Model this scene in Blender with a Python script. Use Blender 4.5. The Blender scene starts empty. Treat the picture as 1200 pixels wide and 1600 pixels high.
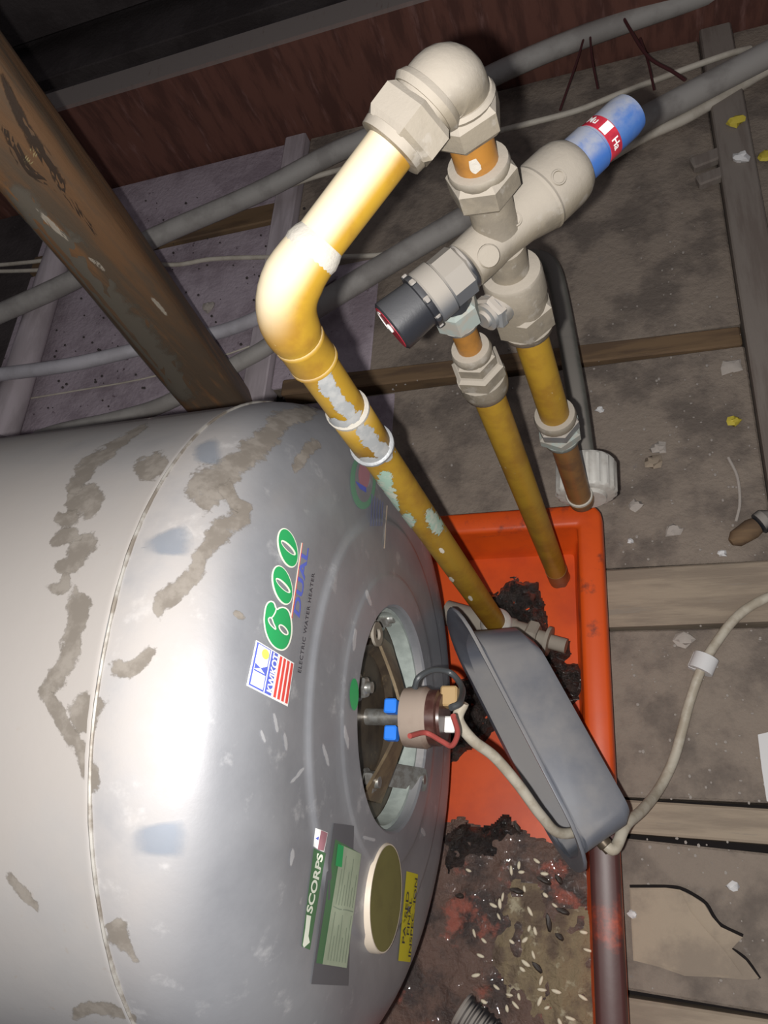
import bpy, bmesh, math, random
from mathutils import Vector, Matrix, noise
random.seed(7)
R_ = random.Random(11)
scene = bpy.context.scene
COL = scene.collection

# ------------------------------------------------------------------ camera
F = 1202.0                                  # focal length in pixels of the 1200x1600 frame
AX = (Vector((0.9433, -0.0747, -0.3233)), Vector((0.0695, -0.9083, 0.4126)), Vector((-0.3245, -0.4116, -0.8516)))
CAM = Vector((0.0, 0.0, 0.80))
def ray(px, py):
    v = Vector((px - 600.0, py - 800.0, F))
    return Vector((AX[0].dot(v), AX[1].dot(v), AX[2].dot(v))) / F
right = Vector((AX[0].x, AX[1].x, AX[2].x)); down = Vector((AX[0].y, AX[1].y, AX[2].y)); fwd = Vector((AX[0].z, AX[1].z, AX[2].z))
fwd.normalize(); right = (right - fwd * right.dot(fwd)).normalized(); down = fwd.cross(right)
cam_d = bpy.data.cameras.new('camera'); cam = bpy.data.objects.new('camera', cam_d); COL.objects.link(cam)
cam.matrix_world = Matrix.Translation(CAM) @ Matrix((right, -down, -fwd)).transposed().to_4x4()
cam_d.sensor_fit = 'VERTICAL'; cam_d.sensor_height = 24.0; cam_d.lens = 24.0 * F / 1600.0
cam_d.clip_start = 0.01; cam_d.clip_end = 50
scene.camera = cam

# ------------------------------------------------------------------ light
world = bpy.data.worlds.new('attic_dark'); scene.world = world; world.use_nodes = True
world.node_tree.nodes['Background'].inputs[0].default_value = (0.95, 0.93, 1.0, 1)
world.node_tree.nodes['Background'].inputs[1].default_value = 0.13
fl = bpy.data.lights.new('phone_flash', 'POINT'); fl.energy = 15.5; fl.shadow_soft_size = 0.0035; fl.color = (1.0, 0.98, 0.945)
flo = bpy.data.objects.new('phone_flash', fl); COL.objects.link(flo)
flo.location = CAM - right * 0.017 + down * 0.007
scene.view_settings.view_transform = 'Standard'; scene.view_settings.look = 'None'
scene.view_settings.gamma = 1.0; scene.view_settings.use_curve_mapping = False
scene.view_settings.exposure = 0.0

# ------------------------------------------------------------------ helpers
def at(px, py, z=None, x=None, y=None):     # a point of the place seen at a pixel, on a plane of known height / x / y
    r = ray(px, py)
    if z is not None: s = (z - CAM.z) / r.z
    elif x is not None: s = (x - CAM.x) / r.x
    else: s = (y - CAM.y) / r.y
    return CAM + r * s

def V(*a): return Vector(a)
def frame(axis, hint=None):
    a = Vector(axis).normalized()
    h = Vector(hint) if hint else (Vector((0, 0, 1)) if abs(a.z) < 0.9 else Vector((1, 0, 0)))
    u = (h - a * h.dot(a)).normalized()
    return a, u, a.cross(u)

def root_loc(o):
    p = Vector((0, 0, 0))
    while o:
        p += o.location; o = o.parent
    return p

class MB:
    def __init__(s): s.v = []; s.f = []; s.att = None
    def add(s, vs, fs):
        n = len(s.v); s.v += [Vector(p) for p in vs]; s.f += [tuple(i + n for i in f) for f in fs]; return s
    def rings(s, rings, cap=True, closed=False):
        n = len(rings[0]); vs = [p for r in rings for p in r]; fs = []
        m = len(rings)
        for i in range(m if closed else m - 1):
            j = (i + 1) % m
            for k in range(n):
                l = (k + 1) % n
                fs.append((i * n + k, i * n + l, j * n + l, j * n + k))
        if cap and not closed:
            fs.append(tuple(range(n - 1, -1, -1))); fs.append(tuple((m - 1) * n + k for k in range(n)))
        return s.add(vs, fs)
    def lathe(s, o, axis, prof, seg=32, cap=True, hint=None):     # prof: (t along axis, radius)
        o = Vector(o); a, u, w = frame(axis, hint)
        rr = [[o + a * t + (u * math.cos(2 * math.pi * k / seg) + w * math.sin(2 * math.pi * k / seg)) * max(r, 1e-5) for k in range(seg)] for t, r in prof]
        return s.rings(rr, cap)
    def hexa(s, o, axis, t0, t1, r, ch=0.002, rot=0.0, hint=None, n=6):  # chamfered nut, r = across corners / 2
        o = Vector(o); a, u, w = frame(axis, hint)
        def ring(t, q, m=1.0):
            return [o + a * t + (u * math.cos(rot + 2 * math.pi * k / n) + w * math.sin(rot + 2 * math.pi * k / n)) * q for k in range(n)]
        rr = [ring(t0, r * 0.86), ring(t0 + ch, r), ring(t1 - ch, r), ring(t1, r * 0.86)]
        return s.rings(rr)
    def tube(s, pts, rad, seg=16, cap=True):
        pts = [Vector(p) for p in pts]; n = len(pts)
        rad = rad if isinstance(rad, (list, tuple)) else [rad] * n
        t0 = (pts[1] - pts[0]).normalized(); a, u, w = frame(t0); rr = []
        for i in range(n):
            t = (pts[min(i + 1, n - 1)] - pts[max(i - 1, 0)]).normalized()
            u = (u - t * u.dot(t)).normalized(); w = t.cross(u)
            rr.append([pts[i] + (u * math.cos(2 * math.pi * k / seg) + w * math.sin(2 * math.pi * k / seg)) * rad[i] for k in range(seg)])
        return s.rings(rr, cap)
    def box(s, c, size, X=(1, 0, 0), Y=(0, 1, 0), Z=(0, 0, 1), bev=0.0):
        c = Vector(c); X, Y, Z = Vector(X), Vector(Y), Vector(Z); hx, hy, hz = size[0] / 2, size[1] / 2, size[2] / 2
        b = min(bev, hx * .9, hy * .9, hz * .9)
        def rr(z, d):
            x, y = hx - d, hy - d; e = b if d == 0 else b * .6
            if b == 0: q = [(x, y), (-x, y), (-x, -y), (x, -y)]
            else: q = [(x, y - e), (x - e, y), (-x + e, y), (-x, y - e), (-x, -y + e), (-x + e, -y), (x - e, -y), (x, -y + e)]
            return [c + X * i + Y * j + Z * z for i, j in q]
        if b == 0: return s.rings([rr(-hz, 0), rr(hz, 0)])
        return s.rings([rr(-hz, b), rr(-hz + b, 0), rr(hz - b, 0), rr(hz, b)])
    def prism(s, pts, off):
        pts = [Vector(p) for p in pts]; off = Vector(off)
        return s.rings([pts, [p + off for p in pts]])
    def blob(s, c, rx, ry, rz, X=(1, 0, 0), Y=(0, 1, 0), Z=(0, 0, 1), nu=10, nv=6, jit=0.0, seed=0):
        c = Vector(c); X, Y, Z = Vector(X), Vector(Y), Vector(Z); rr = []
        for i in range(nv + 1):
            th = math.pi * i / nv; q = []
            for k in range(nu):
                ph = 2 * math.pi * k / nu
                d = Vector((math.sin(th) * math.cos(ph), math.sin(th) * math.sin(ph), -math.cos(th)))
                j = 1 + jit * noise.noise(d * 1.7 + Vector((seed * 3.1, seed * 1.7, 0)))
                e = 1e-4 if i in (0, nv) else 0
                q.append(c + X * (d.x * rx * j + e * math.cos(ph) * rx) + Y * (d.y * ry * j + e * math.sin(ph) * ry) + Z * (d.z * rz * j))
            rr.append(q)
        return s.rings(rr)
    def build(s, name, mat, parent=None, ang=35, fix=True, smooth=True):
        me = bpy.data.meshes.new(name); o0 = root_loc(parent)
        me.from_pydata([p - o0 for p in s.v], [], s.f)
        if fix:
            bm = bmesh.new(); bm.from_mesh(me); bmesh.ops.recalc_face_normals(bm, faces=bm.faces); bm.to_mesh(me); bm.free()
        if s.att:
            a = me.attributes.new('edge', 'FLOAT', 'POINT')
            for i, q in enumerate(s.att): a.data[i].value = q
        if smooth:
            me.polygons.foreach_set('use_smooth', [True] * len(me.polygons)); me.set_sharp_from_angle(angle=math.radians(ang))
        me.materials.append(mat); me.update()
        o = bpy.data.objects.new(name, me); COL.objects.link(o); o.parent = parent
        return o

def empty(name, loc):
    o = bpy.data.objects.new(name, None); o.empty_display_size = 0.02; o.location = loc; COL.objects.link(o); return o
def tag(o, label=None, cat=None, group=None, kind=None):
    if label: o['label'] = label
    if cat: o['category'] = cat
    if group: o['group'] = group
    if kind: o['kind'] = kind
    return o
def thing(name, loc, label, cat, group=None): return tag(empty(name, loc), label, cat, group)
def smooth_path(pts, n=6):
    pts = [Vector(p) for p in pts]; out = []
    P = [pts[0] * 2 - pts[1]] + pts + [pts[-1] * 2 - pts[-2]]
    for i in range(1, len(P) - 2):
        a, b, c, d = P[i - 1], P[i], P[i + 1], P[i + 2]
        for k in range(n):
            t = k / n
            out.append(0.5 * ((2 * b) + (c - a) * t + (2 * a - 5 * b + 4 * c - d) * t * t + (3 * b - a - 3 * c + d) * t ** 3))
    out.append(pts[-1]); return out

# ------------------------------------------------------------------ materials
def mat(name, col, rough=0.5, metal=0.0, col2=None, nscale=20, nlo=0.42, nhi=0.62, ndet=6, dust=None, dust_lo=0.2, dust_hi=0.9, dust_amt=0.85,
        bump=None, spec=0.5, coat=0.0, col3=None, n3scale=60, n3lo=.6, n3hi=.68, stretch=None, rough2=None, dust_n=(35, 0.08, 0.42)):
    m = bpy.data.materials.new(name); m.use_nodes = True; nt = m.node_tree; N = nt.nodes; L = nt.links
    b = N['Principled BSDF']; b.inputs['Roughness'].default_value = rough; b.inputs['Metallic'].default_value = metal
    b.inputs['Specular IOR Level'].default_value = spec; b.inputs['Coat Weight'].default_value = coat
    tc = N.new('ShaderNodeTexCoord'); src = tc.outputs['Object']
    if stretch:
        mp = N.new('ShaderNodeMapping'); mp.inputs['Scale'].default_value = stretch; L.new(src, mp.inputs[0]); src = mp.outputs[0]
    def nz(scale, lo, hi, det=ndet, off=0):
        n = N.new('ShaderNodeTexNoise'); n.inputs['Scale'].default_value = scale; n.inputs['Detail'].default_value = det; n.inputs['Roughness'].default_value = 0.62
        L.new(src, n.inputs['Vector'])
        r = N.new('ShaderNodeMapRange'); r.interpolation_type = 'SMOOTHSTEP'; r.inputs[1].default_value = lo; r.inputs[2].default_value = hi; L.new(n.outputs[0], r.inputs[0]); return r.outputs[0], n.outputs[0]
    def mix(f, a, c):
        x = N.new('ShaderNodeMix'); x.data_type = 'RGBA'; L.new(f, x.inputs[0])
        for sock, q in ((x.inputs[6], a), (x.inputs[7], c)):
            if isinstance(q, tuple): sock.default_value = (*q, 1)
            else: L.new(q, sock)
        return x.outputs[2]
    cur = tuple(col)
    if col2:
        f, _ = nz(nscale, nlo, nhi); cur = mix(f, cur, tuple(col2))
    if col3:
        f, _ = nz(n3scale, n3lo, n3hi); cur = mix(f, cur, tuple(col3))
    rsock = None
    if dust:
        g = N.new('ShaderNodeNewGeometry'); sp = N.new('ShaderNodeSeparateXYZ'); L.new(g.outputs['Normal'], sp.inputs[0])
        r = N.new('ShaderNodeMapRange'); r.interpolation_type = 'SMOOTHSTEP'; r.inputs[1].default_value = dust_lo; r.inputs[2].default_value = dust_hi; r.inputs[4].default_value = dust_amt; L.new(sp.outputs[2], r.inputs[0])
        f, _ = nz(*dust_n)
        mu = N.new('ShaderNodeMath'); mu.operation = 'MULTIPLY'; L.new(r.outputs[0], mu.inputs[0]); L.new(f, mu.inputs[1])
        cur = mix(mu.outputs[0], cur, tuple(dust))
        mr = N.new('ShaderNodeMapRange'); mr.inputs[3].default_value = rough; mr.inputs[4].default_value = 0.95; L.new(mu.outputs[0], mr.inputs[0]); L.new(mr.outputs[0], b.inputs['Roughness'])
        if metal > 0:
            mm = N.new('ShaderNodeMapRange'); mm.inputs[3].default_value = metal; mm.inputs[4].default_value = 0; L.new(mu.outputs[0], mm.inputs[0]); L.new(mm.outputs[0], b.inputs['Metallic'])
    elif rough2 is not None:
        f, _ = nz(nscale, nlo, nhi)
        mr = N.new('ShaderNodeMapRange'); mr.inputs[3].default_value = rough; mr.inputs[4].default_value = rough2; L.new(f, mr.inputs[0]); L.new(mr.outputs[0], b.inputs['Roughness'])
    if isinstance(cur, tuple): b.inputs['Base Color'].default_value = (*cur, 1)
    else: L.new(cur, b.inputs['Base Color'])
    if bump:
        _, n = nz(bump[0], .3, .7, 8); bp = N.new('ShaderNodeBump'); bp.inputs['Strength'].default_value = bump[1]; bp.inputs['Distance'].default_value = bump[2] if len(bump) > 2 else 0.003
        L.new(n, bp.inputs['Height']); L.new(bp.outputs[0], b.inputs['Normal'])
    return m

def stain_mat(name, col, rough=0.8, nscale=90, soft=0.12, gain=1.0, col2=None, thr=0.42, metal=0, bump=None, rag=2.6):
    """stain / patch with ragged edges: the mesh carries 'edge' (1 in the middle, 0 at its border)"""
    m = mat(name, col, rough, metal, col2=col2, nscale=nscale * .6, bump=bump); nt = m.node_tree; N = nt.nodes; L = nt.links
    b = N['Principled BSDF']; at_ = N.new('ShaderNodeAttribute'); at_.attribute_name = 'edge'
    tc = N.new('ShaderNodeTexCoord'); n = N.new('ShaderNodeTexNoise'); n.inputs['Scale'].default_value = nscale; n.inputs['Detail'].default_value = 7; n.inputs['Roughness'].default_value = .65; L.new(tc.outputs['Object'], n.inputs['Vector'])
    a = N.new('ShaderNodeMath'); a.operation = 'MULTIPLY_ADD'; a.inputs[1].default_value = rag; a.inputs[2].default_value = -rag / 2; L.new(n.outputs[0], a.inputs[0])
    s = N.new('ShaderNodeMath'); s.operation = 'ADD'; L.new(a.outputs[0], s.inputs[0]); L.new(at_.outputs['Fac'], s.inputs[1])
    r = N.new('ShaderNodeMapRange'); r.interpolation_type = 'SMOOTHSTEP'; r.inputs[1].default_value = thr - soft; r.inputs[2].default_value = thr + soft; r.inputs[4].default_value = gain; L.new(s.outputs[0], r.inputs[0])
    L.new(r.outputs[0], b.inputs['Alpha']); return m

DUST = (0.50, 0.455, 0.41)
M = {}
M['steel'] = mat('galvanised_steel', (0.53, 0.535, 0.55), 0.40, 0.42, col2=(0.46, 0.46, 0.48), nscale=8, nlo=.3, nhi=.75, dust=(0.42, 0.38, 0.35), dust_lo=0.30, dust_hi=0.92, dust_amt=0.85, dust_n=(5, .1, .6), bump=(7, .10, .004), col3=(.47, .43, .40), n3scale=130, n3lo=.62, n3hi=.76)
M['steel_cap'] = mat('scuffed_steel_end', (0.36, 0.365, 0.39), 0.40, 0.45, col2=(0.275, 0.28, 0.305), nscale=14, nlo=.3, nhi=.75, dust=(0.42, 0.38, 0.35), dust_lo=0.55, dust_hi=0.97, dust_amt=0.8, dust_n=(7, .2, .6), bump=(16, .12, .004), col3=(.52, .52, .54), n3scale=45, n3lo=.58, n3hi=.74)
M['seam'] = mat('seam_metal', (0.42, 0.40, 0.37), 0.6, 0.4, col2=(0.22, 0.19, 0.16), nscale=60)
M['copper'] = mat('dull_copper', (0.40, 0.235, 0.022), 0.45, 0.05, col2=(0.31, 0.165, 0.02), nscale=30, dust=(0.62, 0.53, 0.38), dust_lo=0.05, dust_hi=0.8, dust_amt=.95, col3=(.48, .36, .17), n3scale=140, n3lo=.68, n3hi=.74)
M['copper_clean'] = mat('handled_copper', (0.40, 0.18, 0.035), 0.4, 0.2, col2=(0.30, 0.14, 0.035), nscale=45, dust=(.36, .31, .26), dust_lo=.5, dust_amt=.5)
M['copper_dark'] = mat('brown_tarnished_copper', (0.27, 0.135, 0.045), 0.42, 0.2, col2=(0.18, 0.09, 0.04), nscale=40)
M['brass'] = mat('dusty_brass', (0.24, 0.205, 0.155), 0.5, 0.2, col2=(0.18, 0.155, 0.12), nscale=50, dust=(0.31, 0.275, 0.232), dust_lo=-.2, dust_hi=.6, dust_amt=.95, bump=(260, .22, .0012), col3=(.30, .27, .23), n3scale=90, n3lo=.55, n3hi=.65)
M['solder'] = mat('grey_solder', (0.36, 0.37, 0.38), 0.5, 0.2, col2=(0.28, 0.29, 0.30), nscale=120, bump=(300, .4, .001))
M['flux'] = mat('white_flux_crust', (0.45, 0.42, 0.37), 0.9, bump=(350, .5, .001))
M['verdigris'] = mat('pale_verdigris', (0.26, 0.295, 0.275), 0.8, col2=(0.29, 0.27, 0.235), nscale=100)
M['steelnut'] = mat('grey_steel_nut', (0.27, 0.28, 0.29), 0.38, 0.5, col2=(0.32, 0.30, 0.27), nscale=70, dust=(.34, .30, .26), dust_lo=.1, dust_hi=.7)
M['blackplastic'] = mat('black_plastic', (0.025, 0.027, 0.032), 0.38, dust=(0.42, 0.38, 0.34), dust_lo=.35, dust_hi=.95, dust_amt=.7)
M['greyplastic'] = mat('dusty_black_plastic', (0.10, 0.105, 0.115), 0.5, dust=(0.30, 0.27, 0.235), dust_lo=-.1, dust_hi=.7, dust_amt=.85)
M['capplastic'] = mat('black_cap_plastic', (0.02, 0.021, 0.026), 0.33, dust=(0.09, 0.09, 0.095), dust_lo=.3, dust_hi=1, dust_amt=.5, bump=(500, .2, .0006))
M['red'] = mat('red_print', (0.50, 0.03, 0.05), 0.35, col2=(.35, .02, .04), nscale=90)
M['white'] = mat('white_print', (0.82, 0.82, 0.80), 0.5)
M['blueplastic'] = mat('blue_plastic', (0.045, 0.13, 0.40), 0.4, col2=(.08, .17, .40), nscale=30, dust=(0.30, 0.31, 0.35), dust_lo=.25, dust_hi=.85, dust_amt=.9, dust_n=(50, .25, .6))
M['blueterm'] = mat('bright_blue_plastic', (0.03, 0.22, 0.85), 0.4)
M['orange'] = mat('orange_plastic', (0.72, 0.088, 0.009), 0.42, col2=(0.58, 0.066, 0.011), nscale=9, bump=(60, .05, .002))
def rim_grime(m):
    """old black-brown grime caked on the tray: most of the near rim, blotches on the far rim"""
    nt = m.node_tree; N = nt.nodes; L = nt.links; b = N['Principled BSDF']; src = b.inputs['Base Color'].links[0].from_socket
    tc = N.new('ShaderNodeTexCoord'); sp = N.new('ShaderNodeSeparateXYZ'); L.new(tc.outputs['Object'], sp.inputs[0])
    def mr(sock, a, c, d=0.0, e=1.0):
        r = N.new('ShaderNodeMapRange'); r.interpolation_type = 'SMOOTHSTEP'; r.inputs[1].default_value = a; r.inputs[2].default_value = c; r.inputs[3].default_value = d; r.inputs[4].default_value = e; L.new(sock, r.inputs[0]); return r.outputs[0]
    def op(k, a, c):
        q = N.new('ShaderNodeMath'); q.operation = k
        for i, v in enumerate((a, c)):
            if isinstance(v, float): q.inputs[i].default_value = v
            else: L.new(v, q.inputs[i])
        return q.outputs[0]
    def nz(sc):
        n = N.new('ShaderNodeTexNoise'); n.inputs['Scale'].default_value = sc; n.inputs['Detail'].default_value = 7; n.inputs['Roughness'].default_value = .65; L.new(tc.outputs['Object'], n.inputs['Vector']); return n.outputs[0]
    onrim = mr(sp.outputs[2], .045, .052)
    near = mr(sp.outputs[1], .075, -.045)                       # tray origin sits at y = 0.075
    f = mr(op('ADD', op('MULTIPLY', near, 0.64), nz(22.0)), .80, 1.08)
    f2 = mr(op('ADD', nz(30.0), mr(sp.outputs[1], .23, .27, 0.0, .10)), .60, .74, 0.0, .75)
    g_ = op('MULTIPLY', op('MAXIMUM', f, f2), onrim)
    wall = op('MULTIPLY', mr(nz(14.0), .50, .66, 0.0, .7), mr(sp.outputs[2], .052, .02))
    wall = op('MULTIPLY', wall, mr(sp.outputs[2], .007, .012))
    tot = op('MAXIMUM', g_, wall)
    x = N.new('ShaderNodeMix'); x.data_type = 'RGBA'; L.new(tot, x.inputs[0]); L.new(src, x.inputs[6]); x.inputs[7].default_value = (.085, .030, .027, 1); L.new(x.outputs[2], b.inputs['Base Color'])
rim_grime(M['orange'])
M['whiteplastic'] = mat('white_plastic', (0.58, 0.56, 0.52), 0.5, col2=(0.48, 0.45, 0.41), nscale=50)
M['greycover'] = mat('grey_painted_cover', (0.16, 0.17, 0.20), 0.38, 0.0, col2=(0.125, 0.135, 0.165), nscale=12, dust=(0.32, 0.30, 0.285), dust_lo=.55, dust_hi=1.0, dust_amt=.7, dust_n=(9, .3, .6))
M['brownplastic'] = mat('brown_bakelite', (0.24, 0.17, 0.135), 0.5, col2=(0.17, 0.115, 0.09), nscale=60, dust=(0.36, 0.29, 0.24), dust_lo=.2, dust_hi=.9)
M['darkbrown'] = mat('dark_red_bakelite', (0.06, 0.022, 0.018), 0.32, col2=(0.10, 0.05, 0.04), nscale=80)
M['tan'] = mat('tan_terminal_block', (0.42, 0.28, 0.13), 0.55)
M['flange'] = mat('rusty_flange', (0.13, 0.10, 0.07), 0.42, 0.5, col2=(0.08, 0.06, 0.045), nscale=40, col3=(.2, .15, .09), n3scale=70)
M['bolt'] = mat('zinc_bolt', (0.50, 0.50, 0.48), 0.35, 0.8, col2=(0.36, 0.34, 0.31), nscale=150)
M['holewall'] = mat('pale_green_grey_sealant', (0.40, 0.45, 0.42), 0.5, col2=(0.30, 0.34, 0.32), nscale=40)
M['cable'] = mat('cream_cable_sheath', (0.56, 0.51, 0.42), 0.5, col2=(0.44, 0.385, 0.30), nscale=60)
M['blackwire'] = mat('black_wire', (0.06, 0.065, 0.07), 0.45)
M['redwire'] = mat('red_wire', (0.36, 0.07, 0.06), 0.5)
M['conduit'] = mat('dusty_grey_conduit', (0.37, 0.35, 0.33), 0.65, col2=(0.28, 0.26, 0.245), nscale=18)
M['conduit_lilac'] = mat('pale_grey_conduit', (0.52, 0.50, 0.54), 0.6, col2=(0.43, 0.41, 0.44), nscale=18)
M['whitecable'] = mat('dusty_white_cable', (0.60, 0.55, 0.47), 0.6, col2=(.47, .42, .35), nscale=25)
M['polypipe'] = mat('grey_green_pipe', (0.165, 0.165, 0.145), 0.55, col2=(0.12, 0.12, 0.105), nscale=25, dust=(.26, .235, .21), dust_lo=.6)
M['panel_brown'] = mat('dusty_brown_panel', (0.30, 0.247, 0.205), 0.95, col2=(0.175, 0.145, 0.125), nscale=12, col3=(0.26, 0.225, 0.20), n3scale=75, n3lo=.62, n3hi=.72, bump=(130, .7, .004), spec=.1)
M['panel_flashlilac'] = mat('dusty_flash_lilac_panel', (0.46, 0.39, 0.44), 0.95, col2=(0.33, 0.27, 0.31), nscale=12, col3=(0.16, 0.12, 0.14), n3scale=60, n3lo=.64, n3hi=.70, bump=(130, .6, .004), spec=.1)  # lilac cast of the flash painted into the dusty panel colour
M['panel_dark'] = mat('dark_panel', (0.085, 0.072, 0.072), 0.95, col2=(0.06, 0.05, 0.05), nscale=9, bump=(130, .6, .004), spec=.1)
M['plank'] = mat('old_dusty_plank', (0.39, 0.315, 0.24), 0.85, col2=(0.28, 0.225, 0.175), nscale=6, stretch=(1, 9, 4), col3=(0.31, 0.26, 0.21), n3scale=14, bump=(40, .3, .002), spec=.2)
M['batten'] = mat('dusty_batten', (0.25, 0.215, 0.19), 0.9, col2=(0.195, 0.16, 0.14), nscale=6, stretch=(9, 1, 4), bump=(60, .3, .002), spec=.2)
M['batten_flashlilac'] = mat('pale_batten', (0.50, 0.44, 0.47), 0.9, col2=(0.39, 0.34, 0.36), nscale=6, stretch=(9, 1, 4), spec=.2)  # carries the same painted lilac flash cast as the left panels
M['strip'] = mat('brown_wood_strip', (0.20, 0.13, 0.075), 0.85, col2=(0.13, 0.085, 0.055), nscale=8, stretch=(1, 9, 4), spec=.2)
M['beam'] = mat('red_brown_beam', (0.165, 0.072, 0.055), 0.8, col2=(0.105, 0.047, 0.038), nscale=9, stretch=(5, 1, 1.0), col3=(0.23, 0.12, 0.105), n3scale=11, n3lo=.56, n3hi=.74, dust=(0.25, 0.215, 0.20), dust_lo=.6, dust_amt=1.0, spec=.2)
M['void'] = mat('dark_void', (0.02, 0.017, 0.017), 0.95, spec=.1)
M['broken'] = mat('broken_board_core', (0.42, 0.34, 0.26), 0.9, col2=(0.30, 0.245, 0.195), nscale=14, bump=(120, .4, .002), spec=.1)
M['grain'] = mat('pale_grain', (0.74, 0.66, 0.50), 0.6)
M['grain_dark'] = mat('dark_dropping', (0.035, 0.025, 0.02), 0.5)
M['sludge'] = mat('wet_black_sludge', (0.045, 0.036, 0.033), 0.2, col2=(0.09, 0.068, 0.06), nscale=60, bump=(90, 1.0, .03), col3=(0.15, 0.125, 0.11), n3scale=110, n3lo=.62, n3hi=.72, spec=.9, coat=.8)
M['sediment'] = mat('wet_brown_sediment', (0.155, 0.095, 0.075), 0.25, coat=.3, col2=(0.06, 0.044, 0.040), nscale=26, bump=(120, .9, .005), col3=(0.33, 0.10, 0.07), n3scale=24, n3lo=.56, n3hi=.66)
M['olive'] = mat('olive_grit', (0.28, 0.215, 0.13), 0.6, col2=(0.15, 0.105, 0.075), nscale=38, bump=(160, .9, .005), col3=(0.46, 0.40, 0.28), n3scale=60, n3lo=.56, n3hi=.66)
M['green'] = mat('green_print', (0.025, 0.32, 0.10), 0.4)
M['cream'] = mat('cream_print', (0.75, 0.78, 0.66), 0.45)
M['blueprint'] = mat('blue_print', (0.10, 0.13, 0.50), 0.4)
M['logored'] = mat('logo_red', (0.70, 0.075, 0.06), 0.45)
M['yellow'] = mat('yellow_sticker', (0.62, 0.53, 0.02), 0.5)
M['sun'] = mat('sun_yellow', (0.85, 0.80, 0.12), 0.5)
M['ink'] = mat('dark_ink', (0.035, 0.035, 0.045), 0.5)
M['greyink'] = mat('grey_ink', (0.20, 0.24, 0.18), 0.6)
M['labelpale'] = mat('pale_green_label', (0.36, 0.41, 0.30), 0.45, col2=(.31, .36, .26), nscale=40)
M['labelgreen'] = mat('green_label', (0.07, 0.16, 0.075), 0.45)
M['labeldark'] = mat('dark_label_backing', (0.10, 0.10, 0.11), 0.4)
M['pink'] = mat('faded_red_print', (0.36, 0.17, 0.20), 0.45)
M['olivecap'] = mat('olive_plug', (0.17, 0.155, 0.05), 0.5, col2=(.15, .135, .045), nscale=60)
M['litrim_cream'] = mat('lit_plug_rim_cream', (0.62, 0.53, 0.43), 0.5)
M['chip'] = mat('plaster_chip', (0.45, 0.40, 0.36), 0.9, bump=(200, .4, .002))
M['chipwhite'] = mat('white_chip', (0.75, 0.74, 0.74), 0.7)
M['chipyellow'] = mat('yellow_chip', (0.62, 0.50, 0.06), 0.7)
M['stain'] = stain_mat('dark_water_stain', (0.19, 0.165, 0.14), 0.9, nscale=110, gain=.82, col2=(.27, .24, .21), soft=.2)
M['bluescuff'] = stain_mat('bluish_scuff', (0.40, 0.47, 0.58), 0.4, nscale=30, gain=.45, soft=.5, metal=.5, rag=1.5)
M['dirtpatch'] = stain_mat('black_grime', (0.035, 0.028, 0.026), 0.6, nscale=55, gain=.85, soft=.3)
M['rustgrime'] = stain_mat('dark_red_grime', (0.060, 0.022, 0.020), 0.4, nscale=35, gain=.93, soft=.3)
M['patina'] = stain_mat('green_patina', (0.30, 0.43, 0.35), 0.9, nscale=230, col2=(.46, .48, .40), rag=3.2)
M['solderstain'] = stain_mat('grey_solder_smear', (0.32, 0.33, 0.335), 0.55, nscale=170, col2=(.40, .40, .395), soft=.06, rag=2.4)
M['dustpatch'] = stain_mat('pale_flux_smear', (0.80, 0.74, 0.62), 0.95, nscale=120, gain=.9, soft=.2)

# timber post: knots and streaks of orange / grey along the grain
def post_mat():
    m = mat('old_post_timber', (0.19, 0.105, 0.055), 0.5, col2=(0.125, 0.09, 0.062), nscale=7, nlo=.40, nhi=.60, stretch=(5, 5, .55), col3=(0.27, 0.14, 0.065), n3scale=9, n3lo=.55, n3hi=.72, bump=(30, .35, .003), spec=.4)
    return m
M['post'] = post_mat()

# ------------------------------------------------------------------ the setting: floor of the loft
floor = MB().box((-0.55, 0.45, -0.035), (3.6, 3.6, 0.02)).build('floor', M['void']); tag(floor, kind='structure')
def slab(name, x0, x1, y0, y1, z1, m, z0=-0.025, bev=.002, skew=0.0, parent=floor):
    b = MB(); b.box(((x0 + x1) / 2, (y0 + y1) / 2, (z0 + z1) / 2), (x1 - x0, y1 - y0, z1 - z0), bev=bev)
    if skew:
        for p in b.v: p.y += skew * (p.x)
    return b.build(name, m, parent)
g = 0.0015
slab('ceiling_panel', -0.47, 0.118, 0.301, 0.562, 0, M['panel_brown'])
slab('ceiling_panel', -0.488, 0.118, 0.594, 1.095, -0.002, M['panel_brown'])
slab('ceiling_panel', -0.47, 0.6, 0.071, 0.232, 0, M['panel_brown'])
slab('ceiling_panel', -0.47, 0.6, -0.088, 0.033, 0, M['panel_brown'], skew=-.045)
slab('ceiling_panel', 0.162, 0.8, 0.301, 1.095, -0.004, M['panel_brown'])
slab('plank', -0.47, 0.6, 0.2355, 0.298, 0.004, M['plank'], skew=.012)
slab('plank', -0.47, 0.6, 0.0385, 0.0675, 0.003, M['plank'], skew=-.02)
slab('plank', -0.47, 0.6, -0.24, -0.0925, 0.004, M['plank'], skew=-.03)
slab('wood_strip', -0.47, 0.116, 0.565, 0.591, 0.003, M['strip'], skew=-.03)
slab('batten', 0.119, 0.160, 0.301, 1.095, 0.014, M['batten'])
slab('batten', -0.528, -0.490, 0.38, 1.095, 0.012, M['batten_flashlilac'])
slab('ceiling_panel', -1.02, -0.531, 0.38, 0.915, -0.001, M['panel_flashlilac'])
slab('ceiling_panel', -1.02, -0.531, 0.96, 1.095, -0.001, M['panel_flashlilac'])
slab('wood_strip', -1.02, -0.531, 0.918, 0.957, 0.004, M['strip'])
slab('ceiling_panel', -0.488, -0.30, 0.38, 0.56, 0.001, M['panel_flashlilac'])
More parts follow.
